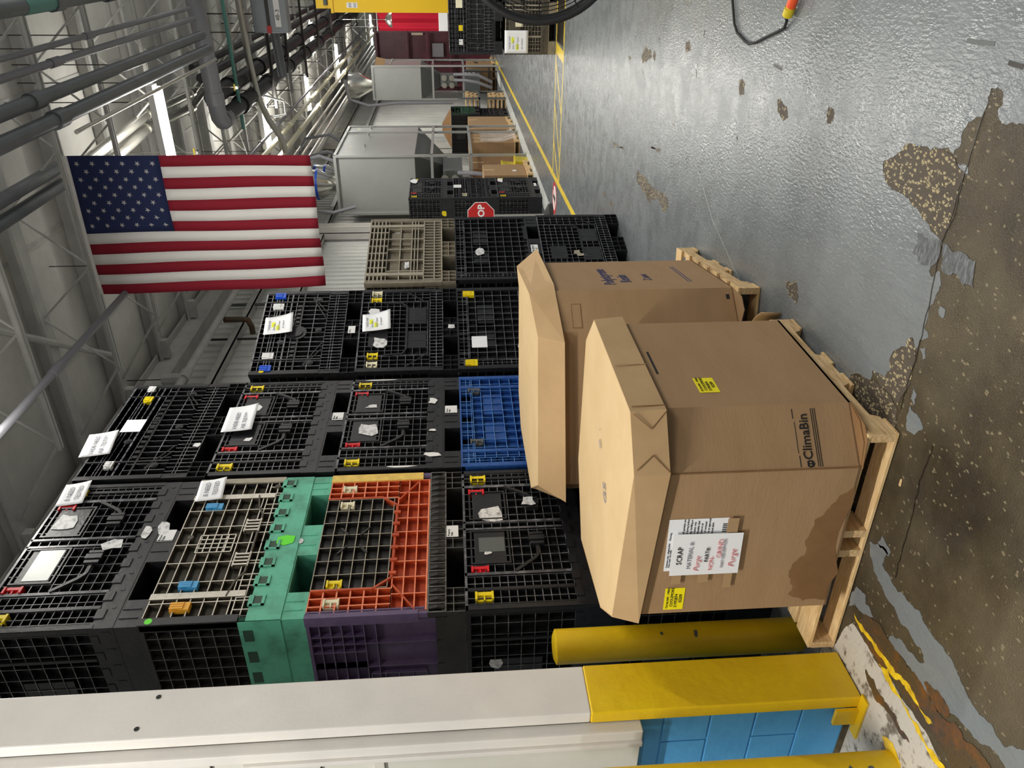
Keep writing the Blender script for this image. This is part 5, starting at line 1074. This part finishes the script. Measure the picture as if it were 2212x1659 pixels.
# ---------------------------------------------------------------- services under the roof
def longpipe(x, z, r_, m_, y0, y1, label, coup=None, cat='pipe', every=3.1, hang=True, grp=None):
    t = empty('overhead_pipe', (x, y0, z), 0, label, cat, grp)
    mb = MB(); mb.tube([(0, 0, 0), (0, y1-y0, 0)], r_, 12); B(mb, 'pipe', m_, t, smooth=True)
    if coup:
        y = coup-y0
        while y < y1-y0-.3:
            if y > 0:
                mb = MB(); mb.tube([(0, y-.10, 0), (0, y+.10, 0)], r_*1.25, 12); B(mb, 'coupling', m_, t, smooth=True)
            y += every
    if hang:
        y = 1.5
        while y < min(y1-y0, 24): 
            mb = MB(); mb.tube([(0, y, r_), (0, y, 6.499-z)], .006, 5); B(mb, 'hanger_rod', 'strutdk', t); y += 4.5
    return t
g_ = 'long overhead pipes'
longpipe(-1.25, 5.28, .062, 'pipedk', 3.5, 12.6, 'upper of the two thick dark overhead pipes with a big coupling', coup=7.3, every=14, grp=g_)
longpipe(-1.44, 5.22, .068, 'pipedk', 3.5, 12.6, 'lower of the two thick dark overhead pipes, nearer the flag', coup=7.5, every=14, grp=g_)
longpipe(-1.58, 5.14, .02, 'galv', 7.6, 12.6, 'thin bright conduit right under the thick dark pipes', grp=g_)
longpipe(-1.03, 5.35, .036, 'pipegrey', 3.0, 12.6, 'mid grey overhead pipe above the thick dark pair', coup=8, every=6, grp=g_)
longpipe(-.90, 5.40, .03, 'pipegrey', 3.0, 12.6, 'thinner grey overhead pipe second above the thick dark pair', coup=9, every=6, grp=g_)
longpipe(-.53, 5.30, .072, 'pipedk', 3.0, 11, 'dark overhead pipe with a pale green band at the picture edge', coup=6.9, every=1.3, grp=g_)
mb = MB(); mb.tube([(-.53, 7.55, 5.30), (-.53, 8.1, 5.30)], .076, 12); o = B(mb, 'pipe_band', 'tealpaint', None, smooth=True); tag(o, 'pale green band wrapped on the dark pipe at the picture edge', 'band')
longpipe(-2.15, 5.88, .065, 'pipedk', 3.5, 8.6, 'upper dark pipe ending behind the flag header', grp=g_, hang=False)
longpipe(-2.33, 5.88, .065, 'pipedk', 3.5, 8.6, 'lower dark pipe ending behind the flag header', grp=g_, hang=False)
for P, w_ in (([(-2.27, 9.3, 5.9), (-2.151, 11.543, 5.9), (-2.221, 13.573, 5.9), (-1.884, 15.52, 5.9), (-1.462, 17.663, 5.9), (-1.2, 19, 5.9)], 'right'), ([(-2.48, 9.25, 5.9), (-2.327, 11.423, 5.9), (-2.426, 13.43, 5.9), (-2.115, 15.357, 5.9), (-1.72, 17.476, 5.9), (-1.5, 18.8, 5.9)], 'left')):
    mb = MB(); mb.tube(P, .065, 12); o = B(mb, 'bent_pipe', 'galv', None, smooth=True); tag(o, 'silvery bent pipe crossing above the first lamp, %s of two' % w_, 'pipe')
    for q in P[1:4]: mb = MB(); mb.tube([(q[0]+.004, q[1]-.08, q[2]), (q[0], q[1]+.08, q[2])], .078, 12); B(mb, 'coupling', 'galv', o)
longpipe(-3.42, 5.32, .036, 'pipegrey', 3.0, 42, 'pale grey overhead pipe crossing the joists left of the flag', coup=6.4, every=9, grp=g_)
longpipe(-3.48, 5.40, .018, 'joist', 3.0, 42, 'thin pale conduit riding on the pale pipe left of the flag', hang=False, grp=g_)
longpipe(-3.60, 5.25, .05, 'cream', 14, 42, 'cream conduit starting behind the flag bottom, upper one', grp=g_, coup=15, every=3)
longpipe(-3.92, 5.22, .05, 'cream', 14, 42, 'cream conduit starting behind the flag bottom, lower one', grp=g_, coup=16, every=3)
for i, (x, z, r_, m_) in enumerate(((-4.35, 5.3, .035, 'galv'), (-4.5, 5.25, .03, 'galv'), (-4.62, 5.15, .04, 'galv'), (-4.2, 5.42, .03, 'galv'), (-4.8, 5.2, .06, 'whitepaint'))):
    longpipe(x, z, r_, m_, 15, 42, 'shiny conduit of the wall bundle above the big silo, ' + ['topmost but one', 'middle one', 'beside the white one', 'topmost', 'thick white one'][i], grp='conduit bundle near the wall', hang=False)
for (x, z, lab, r_) in ((-2.55, 5.35, 'lower black insulated pipe leading from the elbow', .13), (-2.25, 5.5, 'upper black insulated pipe leading from the elbow', .13), (-1.95, 5.62, 'black pipe above the insulated pair', .07), (-1.8, 5.72, 'highest black pipe over the insulated pair', .06)):
    longpipe(x, z, r_, 'pipeblk', 13.3, 42, lab, coup=14.5 if r_ > .1 else None, every=2.4, hang=False, grp='black insulated pipes')
# trapeze bars carrying them
for i, y in enumerate((16.6, 18.4, 20.6, 23, 25.8, 29, 33)):
    t = empty('trapeze_hanger', (0, y, 0), 0, 'black strut bar carrying the black pipes, ' + ['first', 'second', 'third', 'fourth', 'fifth', 'sixth', 'seventh', 'last'][i] + ' along the hall', 'hanger', 'pipe trapeze hangers')
    mb = MB(); mb.box(-3.0, -.6, -.03, .03, 5.17, 5.22); B(mb, 'strut', 'strutdk', t)
    for x in (-2.95, -.7, -1.6): mb = MB(); mb.tube([(x, 0, 5.2), (x, 0, 6.499)], .012, 6); B(mb, 'rod', 'strutdk', t)
# big grey pipe with elbow, crossing
t = empty('large_crossing_pipe', (0, 13.0, 0), 0, 'thick grey plastic pipe crossing right of the flag with a round elbow', 'pipe')
mb = MB(); mb.tube([(-.55, 0, 5.42), (-2.35, 0, 5.36), (-2.50, .03, 5.355), (-2.57, .12, 5.35), (-2.58, .28, 5.35)], .13, 16); B(mb, 'pipe', 'pipegrey', t, smooth=True)
mb = MB(); mb.tube([(-2.12, 0, 5.37), (-2.30, 0, 5.362)], .145, 16); mb.tube([(-2.57, .2, 5.35), (-2.57, .42, 5.35)], .145, 16); B(mb, 'socket', 'pipegrey', t, smooth=True)
mb = MB(); mb.tube([(-.55, .25, 5.52), (-2.0, .25, 5.46), (-2.15, .35, 5.46), (-2.2, .5, 5.48)], .11, 14); B(mb, 'second_pipe', 'pipedk', t, smooth=True)
for (pts, r_, m_, nm, lab) in (
    ([(-.55, 14.1, 5.3), (-2.9, 14.1, 5.28)], .03, 'tealpaint', 'green_strut', 'pale green strut crossing beside the thick grey pipe'),
    ([(-.9, 15.3, 5.33), (-1.9, 15.3, 5.30), (-2.6, 15.35, 5.25), (-3.0, 15.4, 5.12), (-3.3, 15.4, 4.95), (-3.6, 15.4, 4.88)], .06, 'galv', 'curved_conduit', 'long steel conduit bending down left beside the second lamp'),
    ([(-.9, 15.9, 5.15), (-1.3, 15.9, 5.05), (-1.5, 15.9, 4.9), (-2.3, 15.9, 4.85)], .085, 'pipedk', 'dark_duct', 'dark bent plastic duct left of the grey switch box'),
    ([(-2.7, 16.2, 6.499), (-2.7, 16.2, 5.3), (-2.8, 16.2, 4.95), (-3.05, 16.2, 4.95), (-3.1, 16.2, 5.2)], .02, 'white', 'white_loop_cable', 'white looping cable over the second lamp')):
    mb = MB(); mb.tube(pts, r_, 10); o = B(mb, nm, m_, None, smooth=True); tag(o, lab, 'conduit')
t = empty('switch_box', (-1.5, 15.45, 4.55), 0, 'grey switch box marked 4B-3 hanging by the yellow column top', 'electrical box')
mb = MB(); mb.box(0, .62, 0, .3, 0, .62); B(mb, 'housing', 'greybox', t, bevel=.02)
mb = MB(); mb.box(.1, .55, -.006, .0, .12, .22); B(mb, 'label_plate', 'white', t); text('4B-3', .10, 'ink', t, (.2, -.008, .135), name='lettering')
mb = MB(); mb.box(.0, .12, -.02, .0, .30, .38); B(mb, 'red_handle', 'stopred', t); mb = MB(); mb.box(.12, .6, -.015, .0, .31, .37); B(mb, 'dark_slot', 'strutdk', t)
mb = MB(); mb.tube([(.3, .15, .62), (.3, .15, 1.75)], .012, 6); B(mb, 'hanger_rod', 'strutdk', t)
for i, (x, y, z) in enumerate(((-2.7, 11.6, 5.35), (-2.1, 13.4, 5.1), (-3.25, 13.2, 5.2))):
    t = empty('valve', (x, y, z), 0, ['yellow handled valve under the first lamp', 'small yellow valve at the elbow of the grey pipe', 'yellow valve near the lower flag edge'][i], 'valve')
    mb = MB(); mb.tube([(0, -.05, 0), (0, .05, 0)], .025, 8); B(mb, 'valve_body', 'chrome', t); mb = MB(); mb.box(-.05, .05, -.015, .015, .03, .05); B(mb, 'valve_handle', 'yel', t)
    mb = MB(); mb.tube([(0, 0, .03), (0, 0, 6.49-z)], .008, 5); B(mb, 'stem', 'galv', t)
# ---------------------------------------------------------------- tube lamps
def tube_lamp(x0, x1, y, z, label, e):
    t = empty('tube_lamp', ((x0+x1)/2, y, z), 0, label, 'lamp', 'ceiling tube lamps'); h = abs(x1-x0)/2
    mb = MB(); mb.box(-h-.03, h+.03, -.09, .09, .04, .12); B(mb, 'housing', 'white', t)
    for dy in (-.045, .045):
        mb = MB(); mb.tube([(-h, dy, 0), (h, dy, 0)], .036, 10); B(mb, 'tube', 'tube', t)  # thicker than real tubes; lamp glare is put into the shape
    for dx in (-h*.7, h*.7): mb = MB(); mb.tube([(dx, 0, .1), (dx, 0, 6.499-z)], .006, 5); B(mb, 'hanger_chain', 'strutdk', t)
    lamp((x0+x1)/2, y, z-.05, 2*h, .12, e); lamp((x0+x1)/2, y, z+.13, 2*h, .12, e*.12, (PI, 0, 0))  # the second light is added upward fill for the deck
tube_lamp(-2.92, -1.68, 10.75, 5.42, 'nearest and largest tube lamp, right of the flag', 110)
tube_lamp(-3.72, -2.92, 16.4, 5.4, 'second tube lamp, above the white looping cable', 120)
tube_lamp(-3.95, -3.10, 21.6, 5.4, 'third tube lamp, beyond the cream conduits', 150)
tube_lamp(-4.2, -3.05, 27.9, 5.4, 'fourth tube lamp, crossed by the black pipes', 170)
tube_lamp(-4.4, -3.1, 40, 5.3, 'farthest tube lamp, above the maroon machine', 200)
tube_lamp(-2.9, -2.1, 24.5, 5.6, 'small tube lamp among the black pipes, farther right', 90)
# writing becomes plain meshes
bpy.context.view_layer.update(); dg = bpy.context.evaluated_depsgraph_get()
for o in [o for o in sc.objects if o.type == 'FONT']:
    me = bpy.data.meshes.new_from_object(o.evaluated_get(dg)); n = o.name; q = link('tmp', me, o.parent, o.location, o.rotation_euler); q.scale = o.scale
    bpy.data.objects.remove(o); q.name = n
